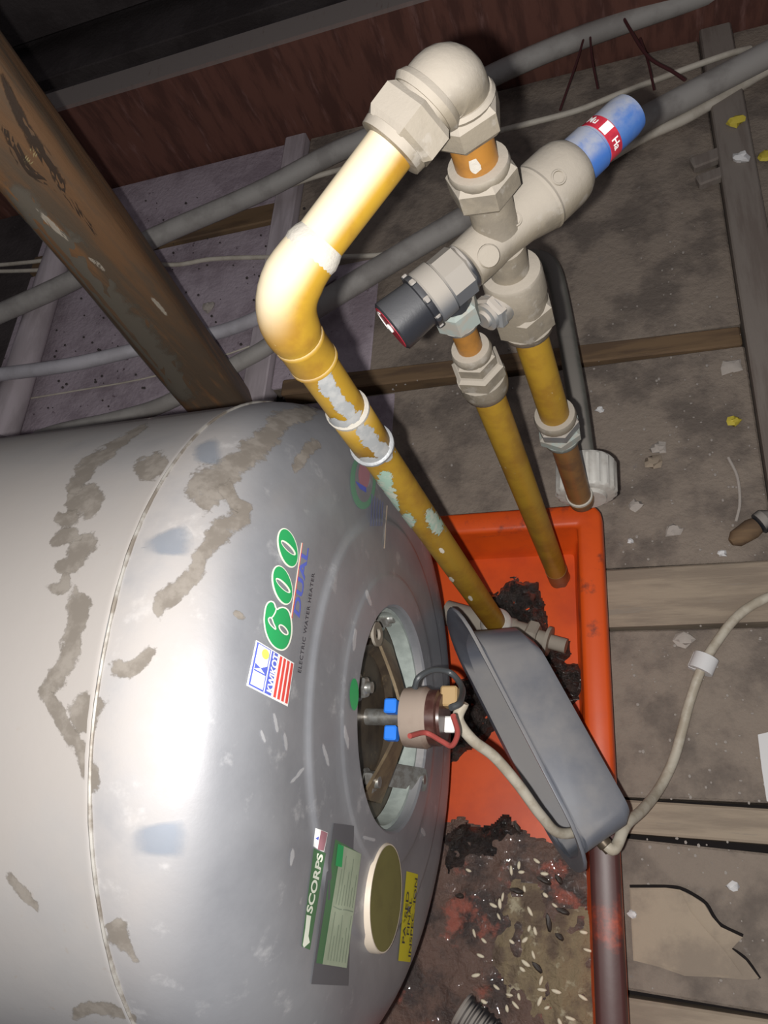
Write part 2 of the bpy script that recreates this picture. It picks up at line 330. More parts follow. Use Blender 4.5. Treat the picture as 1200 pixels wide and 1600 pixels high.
slab('ceiling_panel', -0.488, -0.34, 0.594, 0.80, 0.0005, M['panel_flashlilac'])
slab('plank', -1.6, -1.024, 0.38, 1.095, -0.006, M['panel_dark'])  # dark colour painted for the unlit space beyond the left floor
slab('plank', -1.9, 0.8, -0.9, -0.245, 0.0, M['panel_brown'])
# heavy beam across the far side with planks behind it
beam = MB().box((-0.40, 1.128, 0.066), (2.7, 0.056, 0.19), bev=.004).build('trim_1', M['beam']); tag(beam, kind='structure')
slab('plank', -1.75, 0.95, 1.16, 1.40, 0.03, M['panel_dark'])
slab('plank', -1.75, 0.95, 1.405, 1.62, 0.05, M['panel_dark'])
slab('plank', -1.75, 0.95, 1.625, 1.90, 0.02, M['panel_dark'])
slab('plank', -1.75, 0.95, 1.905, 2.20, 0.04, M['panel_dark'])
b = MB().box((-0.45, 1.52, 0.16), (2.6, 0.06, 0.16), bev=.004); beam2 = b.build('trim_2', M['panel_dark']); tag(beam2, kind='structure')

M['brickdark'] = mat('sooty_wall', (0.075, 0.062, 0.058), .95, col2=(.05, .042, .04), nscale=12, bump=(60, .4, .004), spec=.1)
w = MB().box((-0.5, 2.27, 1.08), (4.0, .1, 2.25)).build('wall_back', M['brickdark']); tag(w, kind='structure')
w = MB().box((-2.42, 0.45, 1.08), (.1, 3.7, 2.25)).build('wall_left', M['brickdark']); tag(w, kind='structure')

# ------------------------------------------------------------------ water heater
YC, ZC, R = 0.0955, 0.270, 0.231
XF, RF, FR = -0.182, 0.165, 0.066
def capx(r):
    x = XF - 0.003 * (r / RF) ** 2 if r < RF else XF - 0.003 - FR + FR * math.sqrt(max(0, 1 - ((r - RF) / FR) ** 2))
    def st(e, w):
        t = min(1, max(0, (e + w - r) / (2 * w))); return t * t * (3 - 2 * t)
    return x + 0.0022 * st(0.142, 0.0025) + 0.0012 * st(0.101, 0.002)
def heat_n(p):
    dy, dz = p.y - YC, p.z - ZC; r = math.hypot(dy, dz)
    if r > R - 1e-4 and p.x < XF - FR + .001: return Vector((0, dy / r, dz / r))
    e = 1e-3; s = (capx(r + e) - capx(max(r - e, 0))) / (2 * e) if r < R - 2e-3 else -8
    return Vector((1, -s * dy / max(r, 1e-6), -s * dz / max(r, 1e-6))).normalized()
def hit(px, py, off=0.0006):
    d = ray(px, py).normalized(); s, ds = 0.15, 0.006
    def ins(s):
        p = CAM + d * s; r = math.hypot(p.y - YC, p.z - ZC)
        return r < R and p.x < capx(r)
    while s < 1.6 and not ins(s): s += ds
    a, b_ = s - ds, s
    for _ in range(16):
        m_ = (a + b_) / 2
        if ins(m_): b_ = m_
        else: a = m_
    p = CAM + d * b_
    return p + heat_n(p) * off

heater = thing('water_heater', (-0.55, YC, 0.0), 'big silver cylindrical water heater lying in the orange tray', 'water heater')
AXX = (1, 0, 0); HC = Vector((0, YC, ZC))
prof = [(-0.2, 0.0765), (-0.19, 0.0765), (capx(.078) - .0015, 0.0768), (capx(.078), 0.0785)]
rr_ = [0.085, 0.094, 0.0985, 0.100, 0.1015, 0.103, 0.112, 0.125, 0.137, 0.1395, 0.141, 0.1425, 0.1445, 0.147, 0.156, 0.165]
prof += [(capx(r), r) for r in rr_] + [(XF - .003 - FR + FR * math.cos(a), RF + FR * math.sin(a)) for a in [i * math.pi / 2 / 12 for i in range(1, 13)]]
MB().lathe(HC, AXX, prof + [(-0.2515, R), (-0.2520, R - .003)], 96, cap=False, hint=(0, 0, 1)).build('end_cap', M['steel_cap'], heater)
prof = [(-0.2525, R - .004), (-0.2530, R + .0006), (-0.2550, R + .0008), (-0.2570, R), (-0.60, R), (-0.92, R), (-0.955, R - .01), (-0.975, R - .035), (-0.98, R - .07), (-0.98, 0.001)]
MB().lathe(HC, AXX, prof, 96, cap=False, hint=(0, 0, 1)).build('drum', M['steel'], heater)
b = MB(); n = 160; rings = []
for k in range(n):
    a = 2 * math.pi * k / n; rad = 0.0009 + 0.0008 * abs(noise.noise(Vector((k * .35, 2, 0)))); wob = 0.0011 * noise.noise(Vector((k * .11, 5, 0)))
    u = Vector((0, math.cos(a), math.sin(a)))
    rings.append([HC + Vector((-0.2522 + wob, 0, 0)) + u * (R + .0004) + (u * math.cos(q) + Vector((1, 0, 0)) * math.sin(q)) * rad for q in [2 * math.pi * i / 6 for i in range(6)]])
b.rings(rings, closed=True).build('seam', M['seam'], heater)
for x in (-0.42, -0.80):                      # cradles that carry the drum in the tray
    pts = [V(x, YC - .13, .006), V(x, YC + .13, .006)] + [V(x, YC + (R + .001) * math.sin(a), ZC - (R + .001) * math.cos(a)) for a in [.56 - i * 1.12 / 10 for i in range(11)]]
    MB().prism(pts, (0.03, 0, 0)).build('cradle', M['blackplastic'], heater)
# flange in the hole
fl_x = -0.1995
flg = MB().lathe(HC, AXX, [(-0.208, 0.0001), (-0.208, .0755), (fl_x, .0755), (fl_x + .0005, .066), (fl_x + .0005, .050), (fl_x - .004, .044), (fl_x - .004, .0001)], 64, cap=False).build('flange', M['flange'], heater)
MB().lathe(HC, AXX, [(-.199, .0762), (-.1865, .0764), (-.1865, .0735), (-.199, .0725)], 64, cap=False).build('sealing_ring', M['holewall'], heater)
b = MB(); ring = []                            # curved yoke strap across the flange
for i in range(21):
    t = -1 + i / 10; a_ = abs(t); hwid = .008 + .012 * a_ ** 1.5; c_ = V(fl_x + .003 + .020 * (1 - a_ ** 1.3), YC + .058 * t, ZC - .010 + .006 * a_)
    ring.append([c_ + V(dx, 0, dz * hwid) for dx, dz in ((-.0012, -1), (.0012, -1), (.0012, 1), (-.0012, 1))])
M['yoke'] = mat('tawny_steel_yoke', (0.22, 0.165, 0.10), .45, .4, col2=(.15, .11, .07), nscale=60)
b.rings(ring).build('yoke', M['yoke'], heater)
bolt0 = None
for px, py in ((606, 966), (641, 1020), (571, 1074), (662, 1075), (583, 1222), (627, 1251)):
    p = at(px, py, x=fl_x + .006)
    if bolt0 is None:
        b = MB().hexa(p - V(.006, 0, 0), AXX, .001, .0075, .0078, .0012, rot=.3); b.lathe(p - V(.006, 0, 0), AXX, [(0, .0095), (.0015, .0095)], 18)
        b.lathe(p - V(.006, 0, 0), AXX, [(.0075, .0042), (.011, .004)], 12)
        bolt0 = b.build('bolt', M['bolt'], heater); bp = p
    else:
        o = bolt0.copy(); COL.objects.link(o); o.location = bolt0.location + (p - bp)
# earth lugs
p = at(589, 991, x=fl_x + .014)
b = MB(); n = 20
b.rings([[p + V(0, math.cos(a) * q, math.sin(a) * q * 1.15) + V(.001 * s, 0, 0) for q, s in ((.0085, 1), (.0085, -1), (.0042, -1), (.0042, 1))] for a in [2 * math.pi * i / n for i in range(n)]], closed=True)
b.box(p + V(-.002, .0, .0115), (.002, .009, .010)); b.build('earth_lug', M['brass'], heater)
p = at(660, 1218, x=fl_x + .020)
b = MB(); pts = [(math.cos(a) * .0085, math.sin(a) * .0085) for a in [math.pi + i * math.pi / 10 for i in range(11)]] + [(.0085, .026), (-.0085, .026)]
b.prism([p + V(-.02 * max(0, (v + .002)) / .028, u, v) for u, v in pts], (.0016, 0, 0)); b.lathe(p + V(.0012, 0, 0), AXX, [(0, .0036), (.0009, .0036)], 16)
b.build('strap_lug', M['bolt'], heater)
p = at(657, 1190, x=fl_x + .012); MB().box(p, (.003, .016, .012), bev=.001).build('strap_clip', M['whiteplastic'], heater)
# thermostat head on the flange
TH = V(.005, YC - .001, ZC - .0025)
th = MB().lathe(TH, AXX, [(-.181, .012), (-.178, .0205), (-.163, .0215), (-.160, .0195), (-.158, .0185), (-.158, .001)], 40, cap=False).build('thermostat', M['brownplastic'], heater)
MB().lathe(TH, AXX, [(-.1595, .0195), (-.153, .0195), (-.152, .017), (-.150, .0165), (-.1495, .001)], 32, cap=False).build('thermostat_face', M['darkbrown'], th)
MB().box(TH + V(-.146, .014, .001), (.012, .014, .013), bev=.0012).build('terminal_block', M['tan'], th)
MB().box(TH + V(-.1465, -.0045, -.001), (.008, .011, .0045), bev=.001).build('white_terminal', M['white'], th)
MB().lathe(TH, AXX, [(-.2085, .006), (-.179, .006)], 16).build('element_stub', M['bolt'], th)
for py in (1104, 1146):
    p = at(612, py, x=-.180); MB().box(p, (.009, .0100, .009), bev=.001).build('blue_terminal', M['blueterm'], th)
P = lambda px, py, x: at(px, py, x=x)
MB().tube(smooth_path([P(648, 1075, -.162), P(655, 1058, -.158), P(678, 1047, -.150), P(705, 1052, -.140), P(722, 1075, -.130), P(718, 1098, -.124), P(704, 1106, -.128)]), .0022, 10).build('black_wire', M['blackwire'], th)
MB().tube(smooth_path([P(640, 1150, -.158), P(665, 1145, -.152), P(690, 1158, -.140), P(706, 1165, -.132), P(715, 1145, -.126), P(708, 1118, -.126)]), .0018, 10).build('red_wire', M['redwire'], th)
# round plug; its cream side paints the light caught on the edge
pc = (hit(569, 1402) + hit(621, 1402)) / 2; pc = hit(597, 1401, 0)
MB().lathe(V(0, pc.y, pc.z), AXX, [(capx(.15) - .006, .0325), (capx(.15) + .0050, .0325), (capx(.15) + .0065, .0318), (capx(.15) + .0065, .0310)], 48, cap=False).build('lit_plug_rim', M['litrim_cream'], heater)
MB().lathe(V(0, pc.y, pc.z), AXX, [(capx(.15) + .0063, .0313), (capx(.15) + .0063, .0001)], 48, cap=False).build('plug', M['olivecap'], heater)

hs = lambda px, py: hit(px, py, .0005)
M['scuff'] = stain_mat('pale_scuff', (.66, .66, .68), .4, nscale=120, gain=.7, soft=.3, metal=.3)
def ribbon(name, pts, m, parent, surf, widths, across=6, step=4.0):
    """ragged band laid on a surface; pts in image pixels, surf(px, py) -> point of the surface"""
    P_ = smooth_path([Vector((p[0], p[1], w)) for p, w in zip(pts, widths)], 8); b = MB(); b.att = []; rows = []
    for i, p in enumerate(P_):
        t = P_[min(i + 1, len(P_) - 1)] - P_[max(i - 1, 0)]; nx, ny = -t.y, t.x; l = math.hypot(nx, ny) or 1; e = min(i, len(P_) - 1 - i) / 3.0
        for j in range(across + 1):
            s = j / across * 2 - 1
            b.v.append(surf(p.x + nx / l * s * p.z, p.y + ny / l * s * p.z)); b.att.append(max(0, min(1, (1 - abs(s)) * 1.35)) * min(1, e))
    k = across + 1
    b.f = [(i * k + j, i * k + j + 1, (i + 1) * k + j + 1, (i + 1) * k + j) for i in range(len(P_) - 1) for j in range(across)]
    return b.build(name, m, parent, fix=False)
# ---- printing on the heater
def bil(q, u, v):                            # q = BL, BR, TR, TL in image pixels
    return ((1 - u) * (1 - v) * q[0][0] + u * (1 - v) * q[1][0] + u * v * q[2][0] + (1 - u) * v * q[3][0],
            (1 - u) * (1 - v) * q[0][1] + u * (1 - v) * q[1][1] + u * v * q[2][1] + (1 - u) * v * q[3][1])
def patch(name, quad, m, parent=None, off=.0006, n=6, shape=None):
    b = MB(); vs = []; fs = []
    if shape:                                # closed outline in uv, fanned
        c = (sum(p[0] for p in shape) / len(shape), sum(p[1] for p in shape) / len(shape)); vs.append(hit(*bil(quad, *c), off))
        for p in shape: vs.append(hit(*bil(quad, *p), off))
        k = len(shape); fs = [(0, 1 + i, 1 + (i + 1) % k) for i in range(k)]
    else:
        vs = [hit(*bil(quad, i / n, j / n), off) for j in range(n + 1) for i in range(n + 1)]
        fs = [(j * (n + 1) + i, j * (n + 1) + i + 1, (j + 1) * (n + 1) + i + 1, (j + 1) * (n + 1) + i) for j in range(n) for i in range(n)]
    return b.add(vs, fs).build(name, m, parent or heater, fix=False)
def text_mesh(txt, offset=0.0, shear=0.0, spacing=1.0, sub=.16):
    c = bpy.data.curves.new('t', 'FONT'); c.body = txt; c.offset = offset; c.shear = shear; c.space_character = spacing; c.resolution_u = 4
    o = bpy.data.objects.new('t', c); COL.objects.link(o); bpy.context.view_layer.update()
    me = bpy.data.meshes.new_from_object(o.evaluated_get(bpy.context.evaluated_depsgraph_get()))
    bpy.data.objects.remove(o); bm = bmesh.new(); bm.from_mesh(me); bpy.data.meshes.remove(me)
    bmesh.ops.remove_doubles(bm, verts=bm.verts, dist=1e-4); bmesh.ops.triangulate(bm, faces=bm.faces)
    for _ in range(2):
        es = [e for e in bm.edges if e.calc_length() > sub]
        if es: bmesh.ops.subdivide_edges(bm, edges=es, cuts=1); bmesh.ops.triangulate(bm, faces=bm.faces)
    vs = [v.co.copy() for v in bm.verts]; bm.verts.index_update(); fs = [tuple(v.index for v in f.verts) for f in bm.faces]; bm.free()
    return vs, fs
def bounds(vs): return min(p.x for p in vs), max(p.x for p in vs), min(p.y for p in vs), max(p.y for p in vs)
def lettering(name, txt, quad, m, parent=None, off=.0008, bnd=None, **k):
    vs, fs = text_mesh(txt, **k); x0, x1, y0, y1 = bnd or bounds(vs)
    pts = [hit(*bil(quad, (p.x - x0) / (x1 - x0), (p.y - y0) / (y1 - y0)), off) for p in vs]
    o = MB().add(pts, fs).build(name, m, parent or heater, fix=False); return o, (x0, x1, y0, y1)

def fill(name, loops, m, off, parent=None):     # flat print with holes; loops in image pixels
    bm = bmesh.new()
    for lp in loops:
        vs = [bm.verts.new((x, y, 0)) for x, y in lp]
        for i in range(len(vs)): bm.edges.new((vs[i], vs[(i + 1) % len(vs)]))
    bmesh.ops.triangle_fill(bm, use_beauty=True, use_dissolve=False, edges=bm.edges[:])
    es = [e for e in bm.edges if e.calc_length() > 9]
    if es: bmesh.ops.subdivide_edges(bm, edges=es, cuts=1); bmesh.ops.triangulate(bm, faces=bm.faces)
    bm.verts.index_update(); b = MB().add([hit(v.co.x, v.co.y, off) for v in bm.verts], [tuple(v.index for v in f.verts) for f in bm.faces]); bm.free()
    return b.build(name, m, parent or heater, fix=False)
def tell(cx, cy, ra, rb, deg, grow=0, n=36):    # tilted ellipse in crop units -> pixels
    c, s_ = math.cos(math.radians(deg)), math.sin(math.radians(deg)); out = []
    for i in range(n):
        a = 2 * math.pi * i / n; u, v = (ra + grow) * math.cos(a), (rb + grow) * math.sin(a)
        out.append((380 + (cx + u * c - v * s_) / 5, 800 + (cy + u * s_ + v * c) / 5))
    return out
def poff(lp, d):                                # push an outline outwards by d crop units
    n = len(lp); ar = sum(lp[i][0] * lp[(i + 1) % n][1] - lp[(i + 1) % n][0] * lp[i][1] for i in range(n)); sg = 1 if ar > 0 else -1; out = []
    for i in range(n):
        tx, ty = lp[(i + 1) % n][0] - lp[i - 1][0], lp[(i + 1) % n][1] - lp[i - 1][1]; l = math.hypot(tx, ty)
        out.append((380 + (lp[i][0] + sg * ty / l * d) / 5, 800 + (lp[i][1] - sg * tx / l * d) / 5))
    return out
def crv(lp):
    q = smooth_path([Vector((x, y, 0)) for x, y in lp + lp[:1]], 4); return [(p.x, p.y) for p in q[:-1]]
for cx, cy, hx, hy in ((341, 283, 343, 283), (298, 573, 301, 577)):
    fill('number_outline', [tell(cx, cy, 158, 76, 76), tell(hx, hy, 66, 15, 46)], M['cream'], .0006)
    fill('number_lettering', [tell(cx, cy, 148, 66, 76), tell(hx, hy, 78, 25, 46)], M['green'], .0010)
six = crv([(240, 748), (228, 714), (206, 702), (182, 712), (164, 745), (153, 810), (152, 870), (166, 950), (196, 1018), (236, 1062), (282, 1080), (318, 1066), (344, 1026), (360, 965), (364, 895), (354, 815), (334, 768), (302, 748), (270, 752), (252, 764)])
notch = crv([(196, 826), (184, 842), (198, 880), (236, 918), (238, 905), (222, 868), (212, 838)]); bowl = tell(300, 922, 45, 21, 50)
def band(name, lp, w, m, off, closed=True):      # printed outline along a loop (crop units)
    n = len(lp); vs = []
    for i in range(n):
        p, q = (lp[i - 1], lp[(i + 1) % n]) if closed else (lp[max(i - 1, 0)], lp[min(i + 1, n - 1)])
        tx, ty = q[0] - p[0], q[1] - p[1]; l = math.hypot(tx, ty)
        for sg in (1, -1): vs.append(hit(380 + (lp[i][0] + sg * ty / l * w) / 5, 800 + (lp[i][1] - sg * tx / l * w) / 5, off))
    fs = [(2 * i, 2 * i + 1, (2 * i + 3) % (2 * n), (2 * i + 2) % (2 * n)) for i in range(n if closed else n - 1)]
    return MB().add(vs, fs).build(name, m, heater, fix=False)
band('number_outline', six, 5.5, M['cream'], .0013)
band('number_outline', notch, 4.5, M['cream'], .0013)
band('number_outline', [((x - 380) * 5, (y - 800) * 5) for x, y in tell(300, 922, 46, 20, 50)], 5, M['cream'], .0013)
band('number_outline', [(246, 756), (238, 785), (222, 815), (206, 832)], 5, M['cream'], .0013, False)
fill('number_lettering', [poff(six, -5), poff(notch, 4), tell(300, 922, 52, 26, 50)], M['green'], .0010)
lettering('name_lettering', 'DUAL', [(466, 966), (481, 856), (470, 857), (456, 962)], M['blueprint'], offset=.025, shear=.2)
patch('red_rule', [(455, 968), (472, 849), (469.5, 848), (452, 966)], M['cream'], off=.0006)
patch('red_rule', [(454.2, 967.4), (471.2, 848.8), (470.3, 848.5), (453, 966.7)], M['logored'], off=.0009)
lettering('small_lettering', 'ELECTRIC WATER HEATER', [(468, 1052), (490, 896), (485.5, 895), (463, 1050)], M['ink'], offset=.01, spacing=1.15, sub=.5)
qlogo = [(448, 1104), (458, 1036), (399, 1000), (384, 1071)]     # BL, BR, TR, TL of the sticker
lg = patch('logo_sticker', qlogo, M['white'], off=.0006)
def sub(q, u0, v0, u1, v1): return [bil(q, u0, v0), bil(q, u1, v0), bil(q, u1, v1), bil(q, u0, v1)]
for i in range(4): patch('red_stripe', sub(qlogo, .04, .035 + i * .095, .96, .095 + i * .095), M['logored'], lg, off=.0011)
patch('blue_panel', sub(qlogo, .03, .43, .97, .97), M['blueprint'], lg, off=.0010)
patch('white_panel', sub(qlogo, .06, .65, .94, .945), M['white'], lg, off=.0016)
patch('white_rule', sub(qlogo, .03, .605, .97, .63), M['white'], lg, off=.0016)
lettering('logo_lettering', 'KWIKOT', sub(qlogo, .07, .445, .93, .59), M['white'], lg, off=.0024, offset=.03, sub=.4)
patch('emblem_wedge', sub(qlogo, 0, 0, 1, 1), M['blueprint'], lg, off=.0020, shape=[(.40, .945), (.52, .945), (.47, .80)])
patch('emblem_wedge', sub(qlogo, 0, 0, 1, 1), M['blueprint'], lg, off=.0020, shape=[(.47, .80), (.37, .655), (.58, .655)])
patch('emblem_bar', sub(qlogo, .36, .65, .39, .945), M['blueprint'], lg, off=.0020, n=4)
patch('emblem_sun', qlogo, M['sun'], lg, off=.0020, shape=[(.80 + .105 * math.cos(a), .755 + .09 * math.sin(a)) for a in [i * math.pi / 10 for i in range(20)]])
# standards mark beside the inlet pipe
qs = [(590, 800), (590, 705), (545, 705), (545, 800)]
def ell(cx, cy, rx, ry, a0=0, a1=2 * math.pi, n=28): return [(cx + rx * math.cos(a0 + (a1 - a0) * i / n), cy + ry * math.sin(a0 + (a1 - a0) * i / n)) for i in range(n)]
idq = [(0, 0), (1, 0), (1, 1), (0, 1)]
M['fadegreen'] = mat('faded_green_print', (.13, .27, .18), .5); M['fadeblue'] = mat('faded_blue_print', (.19, .20, .30), .5)
ms = patch('standards_mark', idq, M['fadegreen'], off=.0006, shape=ell(566, 752, 20, 44))
patch('mark_ring', idq, M['steel_cap'], ms, off=.0008, shape=ell(567, 750, 14, 35))
patch('mark_red', idq, M['pink'], ms, off=.0010, shape=ell(567, 742, 9, 22))
patch('mark_blue', idq, M['blueprint'], ms, off=.0011, shape=[(553, 752), (560, 764), (570, 770), (570, 762), (562, 757)])
for i in range(5): patch('small_print', idq, M['fadeblue'], off=.0007, shape=[(579 + i * 4.2, 772 + i * 3), (581 + i * 4.2, 772 + i * 3), (579 + i * 4.2, 822), (577 + i * 4.2, 822)])
patch('thin_rule', idq, M['litrim_cream'], off=.0007, shape=[(602.5, 790), (604.5, 790), (600, 857), (598, 857)])
patch('green_sticker', idq, M['green'], off=.0006, shape=ell(552, 1085, 7, 25))
patch('blue_mark', idq, M['blueprint'], off=.0006, shape=ell(714, 1030, 5, 22))
for x, y, dx, dy in ((575, 935, 4, 14), (553, 1000, -2, 20), (540, 1150, 3, 22), (508, 1180, 5, 20), (430, 1130, 3, 16), (445, 1160, 2, 18), (410, 1150, 4, 12), (575, 1310, 12, 3), (660, 1300, 3, 8), (455, 1340, -2, 16), (465, 1210, 12, -14)):
    ribbon('pale_scuff', [(x - dx, y - dy), (x, y), (x + dx, y + dy)], M['scuff'], heater, hs, [2, 4, 2])
# lower labels
ml = patch('small_logo', [(505, 1331), (511, 1301), (492, 1293), (488, 1322)], M['white'])
patch('small_logo_red', [(504, 1329), (510, 1301.5), (500, 1297), (495, 1326)], M['pink'], ml, off=.0008, n=3)
patch('small_logo_blue', idq, M['blueprint'], ml, off=.0009, shape=[(491, 1309), (497, 1306), (496, 1312)])
patch('model_strip', [(483, 1484), (508, 1333), (489, 1325), (470, 1478)], M['labelgreen'], off=.0005)
lettering('model_lettering', 'SCORPS', [(485, 1428), (504, 1335), (494, 1331), (476, 1424)], M['cream'], off=.0009, offset=.03, sub=.5)
patch('worn_lettering', idq, M['cream'], off=.0008, shape=[(477, 1429), (484, 1431), (480, 1462), (482, 1472), (473, 1480), (471, 1476), (475, 1450)])
pb = patch('data_plate', [(543, 1540), (552, 1290), (520, 1286), (485, 1537)], M['labeldark'], off=.0006)
patch('data_plate_green', [(540, 1512), (562, 1334), (522, 1311), (492, 1504)], M['labelgreen'], pb, off=.0008)
qd = [(539, 1512), (562, 1334), (531, 1320), (501, 1506)]
patch('data_plate_paper', qd, M['labelpale'], pb, off=.0011)
patch('data_plate_badge', [(531, 1355), (534, 1322), (525, 1318), (521, 1352)], M['green'], pb, off=.0013, n=3)
for i in range(7):
    for u0, u1 in ((.04, .45 - .1 * (i % 3)), (.52, .93 - .12 * ((i + 1) % 3))):
        patch('print_line', sub(qd, u0, .10 + i * .12, u1, .125 + i * .12), M['greyink'], pb, off=.0014, n=3)
patch('print_line', sub(qd, .485, .05, .495, .95), M['greyink'], pb, off=.0014, n=3)
qy = [(640, 1503), (652, 1366), (634, 1361), (621, 1501)]
yl = patch('yellow_sticker', qy, M['yellow'], off=.0006)
lettering('sticker_lettering', 'PASSED', sub(qy, .2, .67, .78, .90), M['ink'], yl, off=.0012, offset=.01, sub=.3)
lettering('sticker_lettering', 'FINAL', sub(qy, .3, .38, .72, .58), M['ink'], yl, off=.0012, offset=.01, sub=.3)
lettering('sticker_lettering', 'INSPECTION', sub(qy, .06, .08, .95, .28), M['ink'], yl, off=.0012, offset=.01, sub=.3)

# ---- stains on the drum
S = 2.308
hs = lambda px, py: hit(px, py, .0005)
def st(pts, w, oy=600): return ribbon('water_stain', [(x / S, y / S + oy) for x, y in pts], M['stain'], heater, hs, [q * 1.25 / S for q in w])
st([(1150, 85), (1080, 115), (1000, 150), (920, 240), (840, 305), (760, 375), (690, 440)], [22, 34, 44, 50, 48, 85, 50])
st([(800, 350), (840, 420), (880, 465), (800, 525), (740, 600), (690, 700), (600, 770), (560, 850)], [40, 26, 34, 46, 36, 32, 36, 16])
st([(540, 140), (470, 190), (400, 240), (330, 290), (280, 355), (240, 400)], [14, 18, 24, 34, 30, 20])
st([(230, 420), (300, 425), (380, 440)], [50, 75, 40])
st([(300, 470), (230, 490), (200, 470)], [26, 28, 18])
st([(180, 580), (230, 555), (300, 540)], [18, 28, 20])
st([(360, 565), (300, 590), (260, 650), (190, 670)], [28, 46, 36, 20])
st([(250, 680), (230, 730), (170, 750)], [18, 24, 18])
st([(320, 760), (290, 800), (275, 880), (250, 980), (200, 1080), (175, 1120), (235, 1230), (300, 1330), (350, 1480)], [50, 44, 38, 40, 36, 30, 26, 34, 20])
st([(340, 1100), (310, 1200), (320, 1270)], [60, 56, 30])
st([(390, 1010), (480, 1030), (560, 940)], [40, 30, 18])
st([(400, 890), (420, 930), (470, 1000), (500, 1060)], [40, 44, 22, 14], 1050)
st([(250, 1240), (340, 1210), (430, 1225), (510, 1255)], [24, 26, 22, 14], 1050)
st([(20, 720), (90, 800), (150, 860)], [14, 20, 14], 1050)
st([(870, 820), (850, 850)], [24, 20])
st([(620, 290), (560, 300), (470, 330)], [40, 50, 30]); st([(1160, 200), (1090, 260), (1060, 330)], [22, 24, 16])
def blot(name, pts, m, r, surf=hs, parent=heater): return ribbon(name, pts, m, parent, surf, r, 8)
blot('blue_scuff', [(255, 830), (262, 850), (262, 870)], M['bluescuff'], [34, 42, 34])
blot('blue_scuff', [(245, 1285), (248, 1310), (246, 1340)], M['bluescuff'], [40, 48, 40])
blot('blue_scuff', [(318, 690), (325, 710), (322, 726)], M['bluescuff'], [20, 26, 20])

# ------------------------------------------------------------------ drip tray
TX0, TX1, TY0, TY1, TZ = -1.03, -0.0445, -0.20, 0.3505, 0.060
tray = thing('drip_tray', ((TX0 + TX1) / 2, (TY0 + TY1) / 2, 0), 'shallow orange plastic drip tray under the water heater', 'tray')
def rrect(dx, z, rad=.03, n=5):
    x0, x1, y0, y1 = TX0 + dx, TX1 - dx, TY0 + dx, TY1 - dx; r = max(.004, rad - dx); out = []
    for cx, cy, a in ((x1 - r, y1 - r, 0), (x0 + r, y1 - r, 90), (x0 + r, y0 + r, 180), (x1 - r, y0 + r, 270)):
        for i in range(n): out.append(V(cx + r * math.cos(math.radians(a + 90 * i / (n - 1))), cy + r * math.sin(math.radians(a + 90 * i / (n - 1))), z))
    return out
pr = [(0.0, .040, .014), (0.0, .054, .014), (.0015, .0585, .014), (.004, .060, .014), (.020, .060, .014), (.0235, .0585, .014), (.025, .0555, .014), (.026, .030, .014), (.029, .026, .014), (.031, .010, .014), (.034, .005, .014), (.30, .005, .014)]
b = MB(); rg = [rrect(d, z, .016) for d, z, q in pr]
rg = rg[:-1]; b.rings(rg, cap=False); k = len(rg) - 1; n = len(rg[0]); b.f.append(tuple(k * n + i for i in range(n)))
m_ = len(b.v)
out = [rrect(.0045, .050, .012), rrect(.0065, .001, .012)]
b.rings([rrect(0.0, .040, .016), rrect(.0025, .040, .014), rrect(.006, .001, .012)], cap=False)
kk = len(b.v) - n; b.f.append(tuple(kk + i for i in range(n)))
b.build('tray_shell', M['orange'], tray, ang=50, fix=False)
tz = lambda z: (lambda px, py: at(px, py, z=z))
rim = tz(.0607); tfl = tz(.0056)
# sludge and sediment in the tray: heaps of real relief
def heap(name, outline, m, parent, base, height, cell=.0026, nz=70, edge=.012, seed=0.0, lump=.6, fn=None):
    poly = [at(px, py, z=base) for px, py in outline]
    x0, x1 = min(p.x for p in poly), max(p.x for p in poly); y0, y1 = min(p.y for p in poly), max(p.y for p in poly)
    nx, ny = int((x1 - x0) / cell) + 2, int((y1 - y0) / cell) + 2; vs = {}; b = MB()
    def sd(x, y):
        ins = False; dm = 9
        for i in range(len(poly)):
            a, c = poly[i], poly[(i + 1) % len(poly)]
            if (a.y > y) != (c.y > y) and x < (c.x - a.x) * (y - a.y) / (c.y - a.y) + a.x: ins = not ins
            ex, ey = c.x - a.x, c.y - a.y; t = max(0, min(1, ((x - a.x) * ex + (y - a.y) * ey) / (ex * ex + ey * ey + 1e-12)))
            dm = min(dm, math.hypot(x - a.x - ex * t, y - a.y - ey * t))
        return dm if ins else -dm
    for j in range(ny):
        for i in range(nx):
            x, y = x0 + i * cell, y0 + j * cell
            d = sd(x, y) + .006 * noise.noise(Vector((x * 90, y * 90, seed))) 
            if d < -.002: continue
            h = height * min(1, max(0, d) / edge) ** .7 * (1 - lump / 2 + lump * (noise.fractal(Vector((x * nz, y * nz, seed)), 1.0, 2.0, 4)))
            vs[(i, j)] = len(b.v); b.v.append(V(x, y, base - .0006 + max(0, h)))
    for (i, j) in vs:
        q = [(i, j), (i + 1, j), (i + 1, j + 1), (i, j + 1)]
        if all(k in vs for k in q): b.f.append(tuple(vs[k] for k in q))
    o = b.build(name, m, parent, ang=80, fix=False); return o
TB = .0052
sd_o = heap('tray_sediment', [(620, 1330), (660, 1290), (720, 1275), (770, 1300), (800, 1280), (840, 1310), (880, 1320), (925, 1330), (933, 1420), (938, 1530), (945, 1680), (540, 1700), (570, 1540), (600, 1420)], M['sediment'], None, TB, .006, cell=.003, nz=55, seed=1.3)
tag(sd_o, 'wet reddish brown sediment spread over the near tray floor', 'sediment', kind='stuff')
ol = heap('olive_grit', [(775, 1400), (800, 1375), (850, 1390), (880, 1425), (930, 1420), (936, 1520), (940, 1620), (850, 1640), (800, 1560), (765, 1490)], M['olive'], None, TB + .003, .0065, nz=75, seed=5.1, edge=.03)
